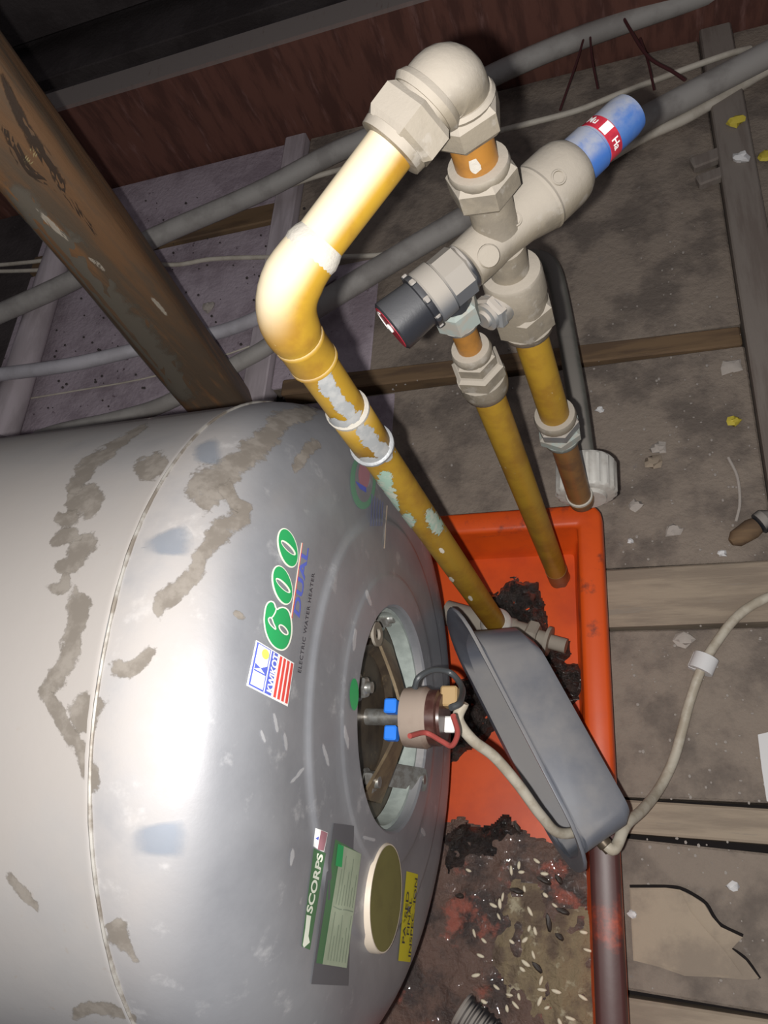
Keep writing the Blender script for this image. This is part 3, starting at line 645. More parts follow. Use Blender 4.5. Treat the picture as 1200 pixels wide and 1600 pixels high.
tag(ol, 'olive and straw coloured grit heaped among the pale grains', 'grit', kind='stuff')
s1 = heap('sludge_clump', [(745, 930), (775, 925), (800, 902), (838, 912), (850, 950), (858, 985), (862, 1040), (800, 1060), (760, 1020)], M['sludge'], None, TB, .018, cell=.0018, nz=95, seed=8.0, lump=.9)
tag(s1, 'glossy black sludge clump beside the foot of the inlet pipe', 'sludge', kind='stuff')
s2 = heap('sludge_clump', [(850, 1005), (888, 1003), (893, 1022), (880, 1035), (915, 1040), (922, 1085), (880, 1110), (845, 1090), (700, 1200), (660, 1130), (760, 1010)], M['sludge'], None, TB, .013, cell=.0018, nz=95, seed=3.0, lump=.9)
tag(s2, 'black sludge spread behind the hanging grey cover', 'sludge', kind='stuff')
s3 = heap('sludge_clump', [(690, 1310), (720, 1285), (760, 1290), (790, 1275), (815, 1300), (775, 1330), (740, 1345), (700, 1365)], M['sludge'], None, TB + .003, .011, cell=.0018, nz=95, seed=4.0, lump=.9)
tag(s3, 'wet black sludge patch at the lower edge of the heater end', 'sludge', kind='stuff')

gp = [(745, 245), (595, 300), (640, 270), (655, 310), (790, 320), (672, 408), (795, 445), (545, 455), (528, 495), (490, 505), (522, 570), (378, 668), (435, 712), (598, 718), (675, 708), (735, 655), (1020, 663), (725, 795), (680, 845), (388, 915), (508, 985), (585, 1030), (770, 945), (775, 1000), (762, 1065), (805, 1105), (1015, 1045), (942, 1168), (570, 1110), (620, 1090), (640, 1040), (705, 540), (345, 300), (850, 505), (1045, 768), (415, 800), (435, 1070), (660, 880), (700, 640), (470, 1180), (860, 1010), (880, 1190)]
ga = [30, 85, 95, -5, 0, 80, 35, 100, 85, 20, 60, 70, 35, 30, -40, 75, 5, 70, 30, -15, 30, 5, 110, 0, 115, -25, 25, 10, 80, 40, 75, 60, 20, 30, 10, 15, 20, 30, 110, 40, 10, 60]
me_g = None
for i, ((x, y), a) in enumerate(zip(gp, ga)):
    p = at(640 + x / 3.75, 1280 + y / 3.75, z=TB + .0105)
    if me_g is None:
        b = MB(); b.blob((0, 0, 0), 0.0036, .0015, .0014, nu=8, nv=6)
        for v in b.v: v.y += 14 * v.x * v.x
        o = b.build('pale_grain', M['grain']); me_g = o.data
    else:
        o = bpy.data.objects.new('pale_grain', me_g); COL.objects.link(o)
    o.location = p; o.rotation_euler = (0, 0, -math.radians(a)); s_ = .8 + .5 * R_.random(); o.scale = (s_, .85 + .4 * R_.random(), 1)
    tag(o, 'small pale curved grain lying in the tray dirt', 'grain', 'pale grains scattered in the tray')
me_d = None
for x, y, a, l in ((630, 50, 60, 1.2), (790, 360, 20, 1.5), (875, 355, 50, 1), (815, 610, 80, 1.6), (900, 540, 15, 1.3), (630, 420, 10, 1.4), (295, 450, 0, .9), (880, 690, 30, .9), (750, 870, 40, 1.2)):
    p = at(640 + x / 3.75, 1280 + y / 3.75, z=TB + .0105)
    if me_d is None:
        b = MB(); b.blob((0, 0, 0), .0052, .0024, .002, nu=8, nv=6, jit=.3); o = b.build('dark_flake', M['grain_dark']); me_d = o.data
    else: o = bpy.data.objects.new('dark_flake', me_d); COL.objects.link(o)
    o.location = p; o.rotation_euler = (0, 0, -math.radians(a)); o.scale = (l, 1, 1)
    tag(o, 'small black flake among the pale grains in the tray', 'flake', 'black flakes in the tray')
# ribbed hose end at the near edge
h0, h1 = at(722, 1578, z=.020), at(800, 1650, z=.020); hd = (h1 - h0).normalized()
hose = thing('ribbed_hose', V(h0.x, h0.y, TB + .002), 'dark ribbed hose end lying in the tray below the yellow sticker', 'hose')
pf = [(0, .0115), (0, .0145), (.002, .0155)]; t = .004
while t < .12: pf += [(t, .0155), (t + .0015, .0138), (t + .004, .0138), (t + .0055, .0155)]; t += .0065
MB().lathe(h0, hd, pf, 28, cap=False).build('hose_wall', M['blackplastic'], hose)
MB().lathe(h0 + hd * .0005, hd, [(0, .0118), (.02, .0115)], 28).build('hose_bore', M['void'], hose)
MB().rings([[h0 + Vector((0, 0, 0)) + (frame(hd)[1] * math.cos(a) + frame(hd)[2] * math.sin(a)) * (.0145 + .0012 * math.cos(q)) + hd * (.0012 * math.sin(q)) for q in [i * math.pi / 3 for i in range(6)]] for a in [i * math.pi / 16 for i in range(32)]], closed=True).build('hose_lip', M['steelnut'], hose)

# ------------------------------------------------------------------ pipework
def elbow_pts(c, d0, d1, r, n=9):            # fillet from c - d0*r to c + d1*r
    p0, p2 = c - d0 * r, c + d1 * r
    return [p0 * (1 - t) ** 2 + c * 2 * t * (1 - t) * 1.0 + p2 * t * t for t in [i / n for i in range(n + 1)]]
UP = V(0, 0, 1)
P1x, P1y = -0.155, 0.2295
E1 = V(P1x, P1y, .5555); E2 = V(-.0662, .3110, .5870); dU = (E2 - E1).normalized()
inlet = thing('inlet_pipe', (P1x, P1y, .02), 'tall bent copper inlet pipe with solder smears in front of the heater end', 'pipe')
MB().tube([V(P1x, P1y, .030), V(P1x, P1y, .25), V(P1x, P1y, .533)], .0111, 28).build('riser', M['copper'], inlet)
MB().tube([E1 + dU * .02, E1 + dU * .06, E2 - dU * .014], .0117, 28).build('upper_run', M['copper'], inlet)
el = elbow_pts(E1, UP, dU, .024, 10); pts = [E1 - UP * .046, E1 - UP * .026] + el + [E1 + dU * .027, E1 + dU * .030]
MB().tube(pts, [.0128, .0128] + [.0136, .0140] + [.0143] * (len(el) - 4) + [.0138, .0134] + [.0132, .0132], 28).build('bend', M['copper'], inlet)
for z in (E1.z - .0285, E1.z - .046): MB().lathe(V(P1x, P1y, z), UP, [(-.0018, .0112), (-.001, .0131), (.001, .0131), (.0018, .0126)], 28).build('bead', M['copper'], inlet)
MB().lathe(E1 + dU * .029, dU, [(-.003, .0132), (.000, .0137), (.004, .0128), (.007, .0116)], 28).build('bead', M['flux'], inlet)
for z, q in ((.462, .0016), (.421, .0026)): MB().lathe(V(P1x, P1y, z), V(.10, -.2, 1), [(-.003, .0112), (-.0012, .0112 + q), (.0012, .0112 + q), (.003, .0112)], 28).build('bead', M['flux'] if z > .45 else M['solder'], inlet)
MB().lathe(V(P1x, P1y, .441), UP, [(-.0195, .0113), (-.018, .0121), (.018, .0121), (.0195, .0113)], 28, cap=False).build('sleeve', M['copper'], inlet)
def onpipe(cx, cy, r):                       # project a pixel on a vertical pipe
    def f(px, py):
        d = ray(px, py); ox, oy = CAM.x - cx, CAM.y - cy; A = d.x ** 2 + d.y ** 2; B = ox * d.x + oy * d.y; Cc = ox * ox + oy * oy - r * r; D = B * B - A * Cc
        s = (-B - math.sqrt(D)) / A if D > 0 else -B / A
        p = CAM + d * s
        if D <= 0:
            v = V(p.x - cx, p.y - cy, 0).normalized() * r; p = V(cx + v.x, cy + v.y, p.z)
        return p
    return f
op = onpipe(P1x, P1y, .0125); op1 = onpipe(P1x, P1y, .0115)
# jagged solder smear from the bend down to the bead, and patina below
blot('solder_smear', [(494, 530), (503, 560), (508, 592), (512, 606), (526, 622), (538, 640), (556, 650)], M['solderstain'], [20, 19, 15, 19, 16, 17, 16], op1, inlet)
blot('solder_smear', [(480, 560), (495, 552), (512, 535)], M['solderstain'], [8, 9, 8], op1, inlet)
blot('solder_smear', [(512, 655), (540, 662), (570, 640)], M['solderstain'], [8, 8, 6], onpipe(P1x, P1y, .0123), inlet)
blot('solder_smear', [(562, 662), (572, 680), (585, 695), (600, 708), (612, 720)], M['solderstain'], [18, 19, 16, 19, 13], onpipe(P1x, P1y, .0124), inlet)
blot('solder_smear', [(560, 715), (590, 722), (615, 705)], M['solderstain'], [7, 9, 7], onpipe(P1x, P1y, .0124), inlet)
blot('patina', [(606, 735), (602, 752), (610, 770), (618, 790), (625, 800)], M['patina'], [12, 17, 11, 7, 4], op1, inlet)
blot('patina', [(628, 802), (636, 815), (645, 826)], M['patina'], [10, 17, 10], op1, inlet)
blot('patina', [(668, 795), (678, 815), (690, 835)], M['patina'], [8, 15, 12], op1, inlet)
for a in ((655, 868), (690, 860), (705, 905), (735, 935)):
    blot('pale_fleck', [(a[0] - 4, a[1] - 3), a, (a[0] + 4, a[1] + 4)], M['dustpatch'], [2, 4, 2], op1, inlet)
MB().lathe(V(P1x, P1y, .0), UP, [(.018, .013), (.020, .0165), (.046, .0165), (.050, .0150), (.054, .0115)], 28).build('end_collar', M['whiteplastic'], inlet)
# drain tee and cock at the foot
q0 = V(P1x, P1y, .030); q1 = at(884, 1008, z=.034); qd_ = V(q1.x - q0.x, q1.y - q0.y, 0); ql = qd_.length; qd_.normalize()
tee = thing('drain_cock', (P1x, P1y, TB + .001), 'dull brass drain cock at the foot of the inlet pipe', 'tap')
MB().lathe(q0, qd_, [(-.06, .0135), (.016, .0135), (.018, .012), (.030, .012)], 24).build('tee_body', M['brass'], tee)
MB().hexa(q0, qd_, .030, .042, .0165).build('hex_nut', M['brass'], tee)
MB().lathe(q0, qd_, [(.042, .009), (.050, .009), (.051, .015), (.0545, .015), (.055, .0075), (ql, .0075)], 24).build('spout', M['brass'], tee)
MB().lathe(q0 - UP * (.03 - TB), UP, [(0, .011), (.03, .011)], 20).build('foot', M['brass'], tee)

# compression elbow on top
ce = thing('compression_elbow', E2, 'dusty brass elbow with hex nuts at the top of the pipework', 'elbow')
dn = -UP; el = elbow_pts(E2, dU, dn, .014, 10)
MB().tube([E2 - dU * .020] + el + [E2 + dn * .022], [.0150] + [.0150, .0152, .0156, .0160, .0162, .0163, .0162, .0160, .0156, .0152, .0150] + [.0150], 28).build('elbow_body', M['brass'], ce)
MB().lathe(E2, -dU, [(.012, .0160), (.015, .0175), (.018, .0160)], 28).build('collar', M['brass'], ce)
MB().hexa(E2, -dU, .0195, .0365, .0198, .003, rot=.25).build('hex_nut', M['brass'], ce)
MB().lathe(E2, -dU, [(.0360, .0165), (.0400, .0160), (.0405, .0125)], 28).build('olive_ring', M['brass'], ce)
MB().lathe(E2, dn, [(.012, .0160), (.014, .0172), (.016, .0160)], 28).build('collar', M['brass'], ce)
MB().hexa(E2, dn, .0155, .0310, .0188, .003, rot=.5).build('hex_nut', M['brass'], ce)

def v3(z):                                   # the slightly leaning supply line
    t = (.587 - z) / (.587 - .16); return V(-.0662 + .0095 * t, .3110 - .0005 * t, z)
# pressure control valve
O = V(-.0640, .3125, .4875); A_ = V(.716, .698, 0).normalized()
pv = thing('pressure_control_valve', v3(.40), 'dusty brass pressure control valve with a faded blue cap', 'valve')
MB().lathe(v3(.556), dn, [(0, .0108), (.03, .0108)], 24).build('link_pipe', M['copper_clean'], pv)
blot('lime_spot', [(738, 250), (743, 262), (748, 268)], M['flux'], [6, 9, 6], onpipe(v3(.54).x, v3(.54).y, .0111), pv)
MB().lathe(v3(.538), dn, [(0, .0112), (.0005, .0150), (.003, .0158), (.006, .0150)], 28).build('ring', M['brass'], pv)
MB().hexa(v3(.535), dn, .001, .0175, .0182, .003, rot=.1).build('hex_nut', M['brass'], pv)
MB().lathe(v3(.5185), dn, [(0, .0118), (.018, .0118), (.024, .0125)], 28).build('neck', M['brass'], pv)
MB().lathe(O, A_, [(-.026, .0125), (-.0255, .0135), (-.012, .0138), (-.006, .0135), (.002, .0140), (.012, .0150), (.024, .0182), (.027, .0190), (.046, .0190), (.051, .0182), (.0555, .0160), (.058, .0130)], 40).build('valve_body', M['brass'], pv)
MB().lathe(O, A_, [(.0265, .0188), (.0285, .0196), (.0305, .0188)], 40, cap=False).build('body_band', M['brass'], pv)
side = A_.cross(UP)
MB().lathe(O - A_ * .016 - UP * .001, (side * .62 + UP * .42 - A_ * .1), [(.010, .0062), (.0150, .0062), (.0158, .0055)], 20).build('test_plug', M['brass'], pv)
for tt in (.005, .035): MB().rings([[O + A_ * tt + (side * .6 + UP * .75).normalized() * (.0142 if tt < .02 else .0192) + (A_ * math.cos(a) + side.cross(A_).cross(A_) * 0 + (side * .75 - UP * .6).normalized() * math.sin(a)) * (.0036 + .0007 * math.cos(q)) + (side * .6 + UP * .75).normalized() * .0007 * math.sin(q) for q in [i * math.pi / 3 for i in range(6)]] for a in [i * math.pi / 10 for i in range(20)]], closed=True).build('cast_mark', M['brass'], pv)
bc = MB().lathe(O, A_, [(.056, .0128), (.0565, .0135), (.0700, .0133), (.0708, .0122), (.0940, .0122), (.0990, .0112), (.1010, .0085), (.1012, .0001)], 36, cap=False).build('blue_cap', M['blueplastic'], pv)
MB().lathe(O, A_, [(.0720, .01225), (.0722, .01245), (.0800, .01245), (.0802, .01225)], 36, cap=False).build('red_band', M['red'], bc)
def on_cap(ts, ang, r=.0127):                # ang measured from straight up towards the camera side
    a, u, w = frame(A_); return O + A_ * ts + (u * math.cos(ang) + w * math.sin(ang)) * r
def cap_text(txt, a0, a1, t0, t1):
    vs, fs = text_mesh(txt, offset=.02); x0, x1, y0, y1 = bounds(vs)
    MB().add([on_cap(t0 + (t1 - t0) * (p.y - y0) / (y1 - y0), a0 + (a1 - a0) * (p.x - x0) / (x1 - x0)) for p in vs], fs).build('band_lettering', M['white'], bc, fix=False)
CS = 1 if frame(A_)[2].dot(CAM - O) > 0 else -1
cap_text('Mu', -.55 * CS, .0 * CS, .0740, .0785)
cap_text('Ha', 1.05 * CS, 1.55 * CS, .0740, .0785)
b = MB(); b.add([on_cap(.0725 + .007 * j, CS * (.30 + .38 * i / 4)) for j in (0, 1) for i in range(5)], [(i, i + 1, i + 6, i + 5) for i in range(4)]); b.build('band_square', M['white'], bc, fix=False)
MB().lathe(v3(.480), dn, [(0, .0120), (.020, .0112), (.022, .0130)], 28).build('neck', M['brass'], pv)
MB().lathe(v3(.4605), dn, [(0, .0125), (.0008, .0168), (.003, .0176), (.020, .0180), (.0205, .0172), (.030, .0172)], 32).build('union', M['brass'], pv)
MB().hexa(v3(.4335), dn, .0, .022, .0195, .003, rot=.35).build('hex_nut', M['brass'], pv)
MB().lathe(v3(.4125), dn, [(0, .0170), (.006, .0155), (.010, .0120)], 28).build('ring', M['brass'], pv)
# side port of the union
up_ = v3(.443); sp_ = at(764, 492, z=.447); sd_ = (sp_ - up_).normalized()
MB().lathe(up_, sd_, [(.010, .0105), (.0205, .0105)], 24).build('side_port', M['steelnut'], pv)
MB().hexa(up_, sd_, .0175, .0250, .0112, .0015).build('side_nut', M['steelnut'], pv)
MB().lathe(up_, sd_, [(.0250, .0085), (.0275, .0085), (.0278, .0055), (.0300, .0052)], 20).build('side_plug', M['steelnut'], pv)

# expansion relief valve with black cap and its drain pipe
P2 = V(-.0950, .2895, 0)
rv = thing('relief_valve', (P2.x, P2.y, .44), 'black plastic relief valve with red end disc beside the brass valve', 'valve')
Q0 = O - A_ * .0255; Qe = at(611, 512, z=.484); B_ = (Qe - Q0); BL = B_.length; B_.normalize()
MB().lathe(Q0, B_, [(-.001, .0120), (.0005, .0135), (.002, .0128)], 28).build('joint_ring', M['blackplastic'], rv)
MB().hexa(Q0, B_, .001, .0180, .0150, .002, n=8, rot=.2).build('valve_barrel', M['greyplastic'], rv)
MB().lathe(Q0, B_, [(.017, .0130), (.0175, .0158), (.0270, .0162), (.0285, .0148)], 32).build('collar', M['greyplastic'], rv)
kn = MB().lathe(Q0, B_, [(.0275, .0150), (.0290, .0160), (.0315, .0160), (.0320, .0138), (BL - .003, .0152), (BL - .001, .0152), (BL, .0140)], 36).build('cap', M['capplastic'], rv)
a_, u_, w_ = frame(B_)
for k in range(8):
    an = 2 * math.pi * k / 8; d = u_ * math.cos(an) + w_ * math.sin(an)
    MB().box(Q0 + B_ * .0300 + d * .0158, (.0036, .004, .003), B_, d.cross(B_), d, bev=.0006).build('snap_tab', M['blackplastic'], kn)
MB().lathe(Q0 + B_ * BL, B_, [(-.001, .0132), (.0003, .0132), (.0003, .0001)], 32, cap=False).build('red_disc', M['red'], kn)
b = MB(); n = 18
b.rings([[Q0 + B_ * (BL + .0004) + (u_ * math.cos(a) + w_ * math.sin(a)) * q + B_ * s for q, s in ((.0112, 0), (.0106, 0), (.0106, .0004), (.0112, .0004))] for a in [math.pi * .7 * i / n + .3 for i in range(n)]]); b.build('glint_arc', M['white'], kn)  # white glint on the red disc, put on as a thin arc
MB().lathe(Q0 + B_ * (BL + .0003), B_, [(0, .0028), (.001, .0026), (.0012, .0001)], 14, cap=False).build('centre_dot', M['white'], kn)
MB().lathe(V(P2.x, P2.y, .488), dn, [(0, .011), (.022, .0112)], 24).build('outlet', M['blackplastic'], rv)
MB().hexa(V(P2.x, P2.y, .467), dn, 0, .0175, .0140, .002, rot=.4).build('outlet_nut', M['verdigris'], rv)
MB().lathe(V(P2.x, P2.y, .4505), dn, [(0, .012), (.0035, .0108), (.006, .0085)], 24).build('outlet_ring', M['steelnut'], rv)
drain = thing('drain_pipe', (P2.x, P2.y, TB), 'slim copper drain pipe running from the black valve down into the tray', 'pipe')
MB().tube([V(P2.x, P2.y, .458), V(P2.x, P2.y, .40)], .0078, 20).build('upper_tube', M['copper_clean'], drain)
MB().tube([V(P2.x, P2.y, .40), V(P2.x, P2.y, .2), V(P2.x, P2.y, .020)], .0109, 24).build('lower_tube', M['copper'], drain)
MB().lathe(V(P2.x, P2.y, .424), dn, [(0, .0080), (.0005, .0118), (.004, .0130), (.008, .0120)], 28).build('ring', M['brass'], drain)
MB().hexa(V(P2.x, P2.y, .4165), dn, 0, .011, .0140, .002, rot=.2).build('hex_nut', M['brass'], drain)
MB().hexa(V(P2.x, P2.y, .4060), dn, 0, .013, .0172, .002, rot=.2).build('hex_nut', M['brass'], drain)
MB().lathe(V(P2.x, P2.y, .3935), dn, [(0, .0160), (.010, .0160), (.016, .0150), (.020, .0112)], 28).build('sleeve', M['brass'], drain)
b = MB(); n = 24; ring = []
for z, j in ((.034, 0), (.024, .2), (.014, .6), (TB, 1)):
    ring.append([V(P2.x, P2.y, z) + V(math.cos(a), math.sin(a), 0) * (.0113 + .0012 * j * noise.noise(V(math.cos(a) * 2, math.sin(a) * 2, z * 90))) for a in [2 * math.pi * i / n for i in range(n)]])
b.rings(ring).build('wet_end', M['copper_dark'], drain)

# supply pipe with coupling and its white plastic nut
sup = thing('supply_pipe', v3(.15), 'copper supply pipe with a compression coupling below the brass valve', 'pipe')
MB().tube([v3(.42), v3(.36), v3(.295)], .0110, 24).build('upper_tube', M['copper'], sup)
MB().lathe(v3(.303), dn, [(0, .0112), (.0005, .0148), (.004, .0158), (.009, .0150)], 28).build('ring', M['brass'], sup)
MB().hexa(v3(.294), dn, 0, .012, .0165, .002, rot=.15).build('hex_nut', M['steelnut'], sup)
MB().hexa(v3(.2830), dn, 0, .011, .0175, .002, rot=.45).build('hex_nut', M['verdigris'], sup)
MB().lathe(v3(.2720), dn, [(0, .0150), (.006, .0140), (.010, .0105)], 24).build('ring', M['verdigris'], sup)
MB().tube([v3(.28), v3(.2), v3(.156)], .0104, 24).build('lower_tube', M['copper_dark'], sup)
MB().lathe(v3(.163), dn, [(0, .0106), (.0005, .0116), (.003, .0118), (.004, .0108)], 24).build('end_bead', M['flux'], sup)
e3 = v3(.143); yn = V(.02, 1, 0).normalized()
MB().tube([e3 + UP * .014] + elbow_pts(e3, dn, yn, .012, 8) + [e3 + yn * .026], .0112, 24).build('foot_elbow', M['copper_dark'], sup)
wn = thing('plastic_coupling_nut', (e3.x, e3.y + .035, .13), 'white ribbed plastic coupling nut behind the foot of the supply pipe', 'nut')
b = MB(); rr = []; nf = 72; cN = V(-.0530, .3005, .137)
for t, q in ((.020, .0205), (.021, .0255), (.023, .0272), (.052, .0272), (.0555, .0255), (.056, .0205)):
    rr.append([cN + yn * t + (V(1, 0, 0) * math.cos(a) + UP * math.sin(a)) * (q * (1 + (.035 if (i % 4) in (0, 1) else -.02) * (q > .026))) for i, a in enumerate([2 * math.pi * i / nf for i in range(nf)])])
b.rings(rr).build('ribbed_ring', M['whiteplastic'], wn)
MB().lathe(cN, yn, [(.016, .012), (.0165, .0180), (.0205, .0190)], 32).build('inner_sleeve', M['whiteplastic'], wn)
poly = thing('plastic_pipe', cN + yn * .05, 'grey-green plastic pipe running back from the white coupling nut', 'pipe')
MB().tube(smooth_path([cN + yn * .050, at(910, 692, z=.132), at(901, 620, z=.12), at(888, 540, z=.095), at(876, 470, z=.075), at(866, 428, z=.066), at(853, 408, z=.055), at(830, 402, z=.040), at(800, 404, z=.030)]), .0100, 18).build('pipe_run', M['polypipe'], poly)

# ------------------------------------------------------------------ loose grey element cover
Pb, Pt = at(908, 1362, z=.106), at(700, 958, z=.134)
Lc = (Pt - Pb); Ll = Lc.length; Lc.normalize()
mid = (Pt + Pb) / 2; vdir = (mid - CAM).normalized()
# depth direction: perpendicular to the long axis, leaning a little away from the viewer, to the +x side
e1 = (vdir - Lc * vdir.dot(Lc)).normalized(); e2 = Lc.cross(e1).normalized()
if e2.x < 0: e2 = -e2
th_ = math.asin(.20); Dp = (e2 * math.cos(th_) + e1 * math.sin(th_)).normalized(); Wd = Lc.cross(Dp).normalized()
if Wd.dot(vdir) < 0: Wd = -Wd                # from the near edge away from the viewer
cov = thing('element_cover', Pb + Wd * .1, 'grey metal element cover hanging open against the tray by its cable', 'cover')
WC = .104
Pb = Pb - Wd * (WC / 2); Pt = Pt - Wd * (WC / 2)
def stadium(l0, l1, w0, w1, rad, d, n=7):
    out = []
    rb = rad * (.45 if d > .004 else 1)          # the box is cut squarer at its lower end
    for cl, cw, a, q_ in ((l1 - rad, w1 - rad, 0, rad), (l0 + rb, w1 - rb, 90, rb), (l0 + rb, w0 + rb, 180, rb), (l1 - rad, w0 + rad, 270, rad)):
        for i in range(n):
            q = math.radians(a + 90 * i / (n - 1)); out.append(Pb + Lc * (cl + q_ * math.cos(q)) + Wd * (cw + q_ * math.sin(q)) + Dp * d)
    return out
DD = .049
def cover_ring(inset, d, rad, taper=0): return stadium(inset + taper, Ll - inset - taper * 4 - (.016 if d > .004 else 0), inset * .45 + taper * .5, WC - inset * .8 - taper, rad, d)
outer = [cover_ring(0, -.0012, .046), cover_ring(-.0006, .0006, .046), cover_ring(0, .0018, .046), cover_ring(.010, .0022, .036), cover_ring(.012, .005, .034), cover_ring(.013, DD * .86, .032, .003), cover_ring(.016, DD, .026, .006)]
inner = [cover_ring(.0175, DD - .002, .025, .006), cover_ring(.0145, DD * .85, .031, .003), cover_ring(.0135, .005, .033), cover_ring(.011, -.0005, .035), cover_ring(.003, -.0012, .044)]
b = MB(); n = len(outer[0]); b.rings(outer, cap=False); b.f.append(tuple((len(outer) - 1) * n + i for i in range(n)))
k0 = len(b.v); b.rings(inner, cap=False); b.f.append(tuple(k0 + n - 1 - i for i in range(n)))
kl = k0 + (len(inner) - 1) * n
for i in range(n): b.f.append((i, (i + 1) % n, kl + (i + 1) % n, kl + i))
b.build('cover_shell', M['greycover'], cov, ang=40)
gl = Pb + Lc * .0165 + Wd * .034 + Dp * (DD * .45)
MB().lathe(gl, (-Lc + Dp * .25), [(-.004, .0050), (.003, .0058), (.007, .0058), (.008, .0050), (.012, .0048)], 16).build('cable_gland', M['flange'], cov)

# ------------------------------------------------------------------ power cable with clip
cab = thing('power_cable', at(1060, 1170, z=.002), 'cream power cable running from the thermostat through the cover and over the floor', 'cable')
cin = gl + Lc * .010
pts = [TH + V(-.136, .010, .003), at(716, 1124, z=.266), at(738, 1156, z=.250), at(772, 1182, z=.228), at(810, 1226, z=.203), at(846, 1275, z=.176), at(876, 1302, z=.150), gl + Lc * .008]
MB().tube(smooth_path(pts), .0040, 14).build('inner_run', M['cable'], cab)
pts = [gl - Lc * .002, gl - Lc * .012 + Dp * .006, at(978, 1289, z=.098), at(1003, 1266, z=.064), at(1030, 1232, z=.022), at(1052, 1188, z=.010), at(1066, 1140, z=.008), at(1078, 1095, z=.009), at(1098, 1040, z=.012), at(1122, 1000, z=.010), at(1150, 965, z=.009), at(1182, 942, z=.008), at(1225, 925, z=.0065), at(1300, 915, z=.0065)]
MB().tube(smooth_path(pts), .0046, 14).build('floor_run', M['cable'], cab)
cp = at(1099, 1037, z=.012); cd = (at(1110, 1015, z=.012) - at(1090, 1060, z=.012)).normalized(); cs = UP.cross(cd)
clip = thing('cable_clip', V(cp.x, cp.y, .002), 'small white plastic clip around the cream cable on the floor', 'clip')
b = MB(); n = 20
b.rings([[cp + (cs * math.cos(a) * 1.0 + UP * math.sin(a) * .95) * q + cd * s for q, s in ((.0115, -.008), (.0115, .008), (.0055, .008), (.0055, -.008))] for a in [2 * math.pi * i / n for i in range(n)]], closed=True); b.build('ring', M['chipwhite'], clip, ang=50)
MB().box(cp + cs * .006 - UP * .004, (.012, .017, .009), cs, cd, UP, bev=.001).build('block', M['chipwhite'], clip)

# ------------------------------------------------------------------ timber post behind the heater
f0, f1 = at(352, 636, y=.555), at(-10, 165, y=.555)
pd = (f1 - f0).normalized(); foot = f0 - pd * (f0.z / pd.z)
post = thing('timber_post', foot, 'old brown timber post with a knot standing behind the water heater', 'post')
b = MB(); hw = .0375; rr = []; top = foot + pd * 1.25
ca = math.radians(22); ux, uy = V(math.cos(ca), math.sin(ca), 0), V(-math.sin(ca), math.cos(ca), 0)
for i in range(26):
    t = i / 25; c = foot.lerp(top, t); q = []
    for k in range(32):
        a = 2 * math.pi * k / 32; cx, cy = math.cos(a), math.sin(a); s_ = (abs(cx) ** 4.5 + abs(cy) ** 4.5) ** (-1 / 4.5)
        r = hw * s_ * (1 + .05 * noise.noise(V(cx * 1.2, cy * 1.2, t * 6)) + .015 * noise.noise(V(cx * 9, cy * 9, t * 3)))
        q.append(c + (ux * cx + uy * cy) * r)
    rr.append(q)
b.rings(rr).build('post_shaft', M['post'], post, ang=50)
def post_hit(px, py, off=.0004):
    d = ray(px, py).normalized(); s = .3; best = (9, None)
    while s < 1.6:
        p = CAM + d * s; t = (p.z - foot.z) / (top.z - foot.z); c = foot.lerp(top, t); v = p - c; x, y = v.dot(ux), v.dot(uy); l = math.hypot(x, y)
        cx, cy = x / l, y / l; sq = (abs(cx) ** 4.5 + abs(cy) ** 4.5) ** (-1 / 4.5)
        r = hw * sq * (1 + .05 * noise.noise(V(cx * 1.2, cy * 1.2, t * 6)) + .015 * noise.noise(V(cx * 9, cy * 9, t * 3)))
        if l < r + off: return p
        if l - r < best[0]: best = (l - r, c + (ux * cx + uy * cy) * (r + off))
        s += .0008
    return best[1]
M['knot'] = stain_mat('pale_knot', (0.40, 0.32, 0.16), .6, nscale=60, soft=.3, gain=.85, rag=1.2)
M['scratch'] = stain_mat('pale_scratch', (0.50, 0.44, 0.36), .8, nscale=40, soft=.3, gain=.8)
M['darkgrain'] = stain_mat('dark_grain_streak', (0.055, 0.036, 0.025), .7, nscale=40, soft=.3, gain=.8)
M['greyside'] = stain_mat('grey_post_side', (0.17, 0.15, 0.12), .8, nscale=30, soft=.35, gain=.75)
blot('knot', [(40, 238), (48, 243), (57, 248)], M['knot'], [14, 17, 14], post_hit, post)
blot('grain_streak', [(0, 110), (35, 190), (85, 270), (110, 320)], M['darkgrain'], [5, 11, 11, 5], post_hit, post)
blot('grain_streak', [(0, 190), (20, 225), (45, 265), (95, 300), (150, 370)], M['darkgrain'], [7, 12, 9, 9, 5], post_hit, post)
blot('grey_side', [(-5, 265), (88, 378), (168, 473), (248, 568), (300, 628)], M['greyside'], [20, 34, 36, 34, 22], post_hit, post)  # grey band down the left-lower face of the post
blot('scratch', [(50, 320), (85, 355), (118, 385)], M['scratch'], [2.5, 5, 2.5], post_hit, post)
blot('scratch', [(135, 400), (155, 415), (165, 425)], M['scratch'], [2, 4, 2], post_hit, post)
blot('scratch', [(234, 462), (250, 480), (263, 495)], M['scratch'], [2, 5, 2.5], post_hit, post)

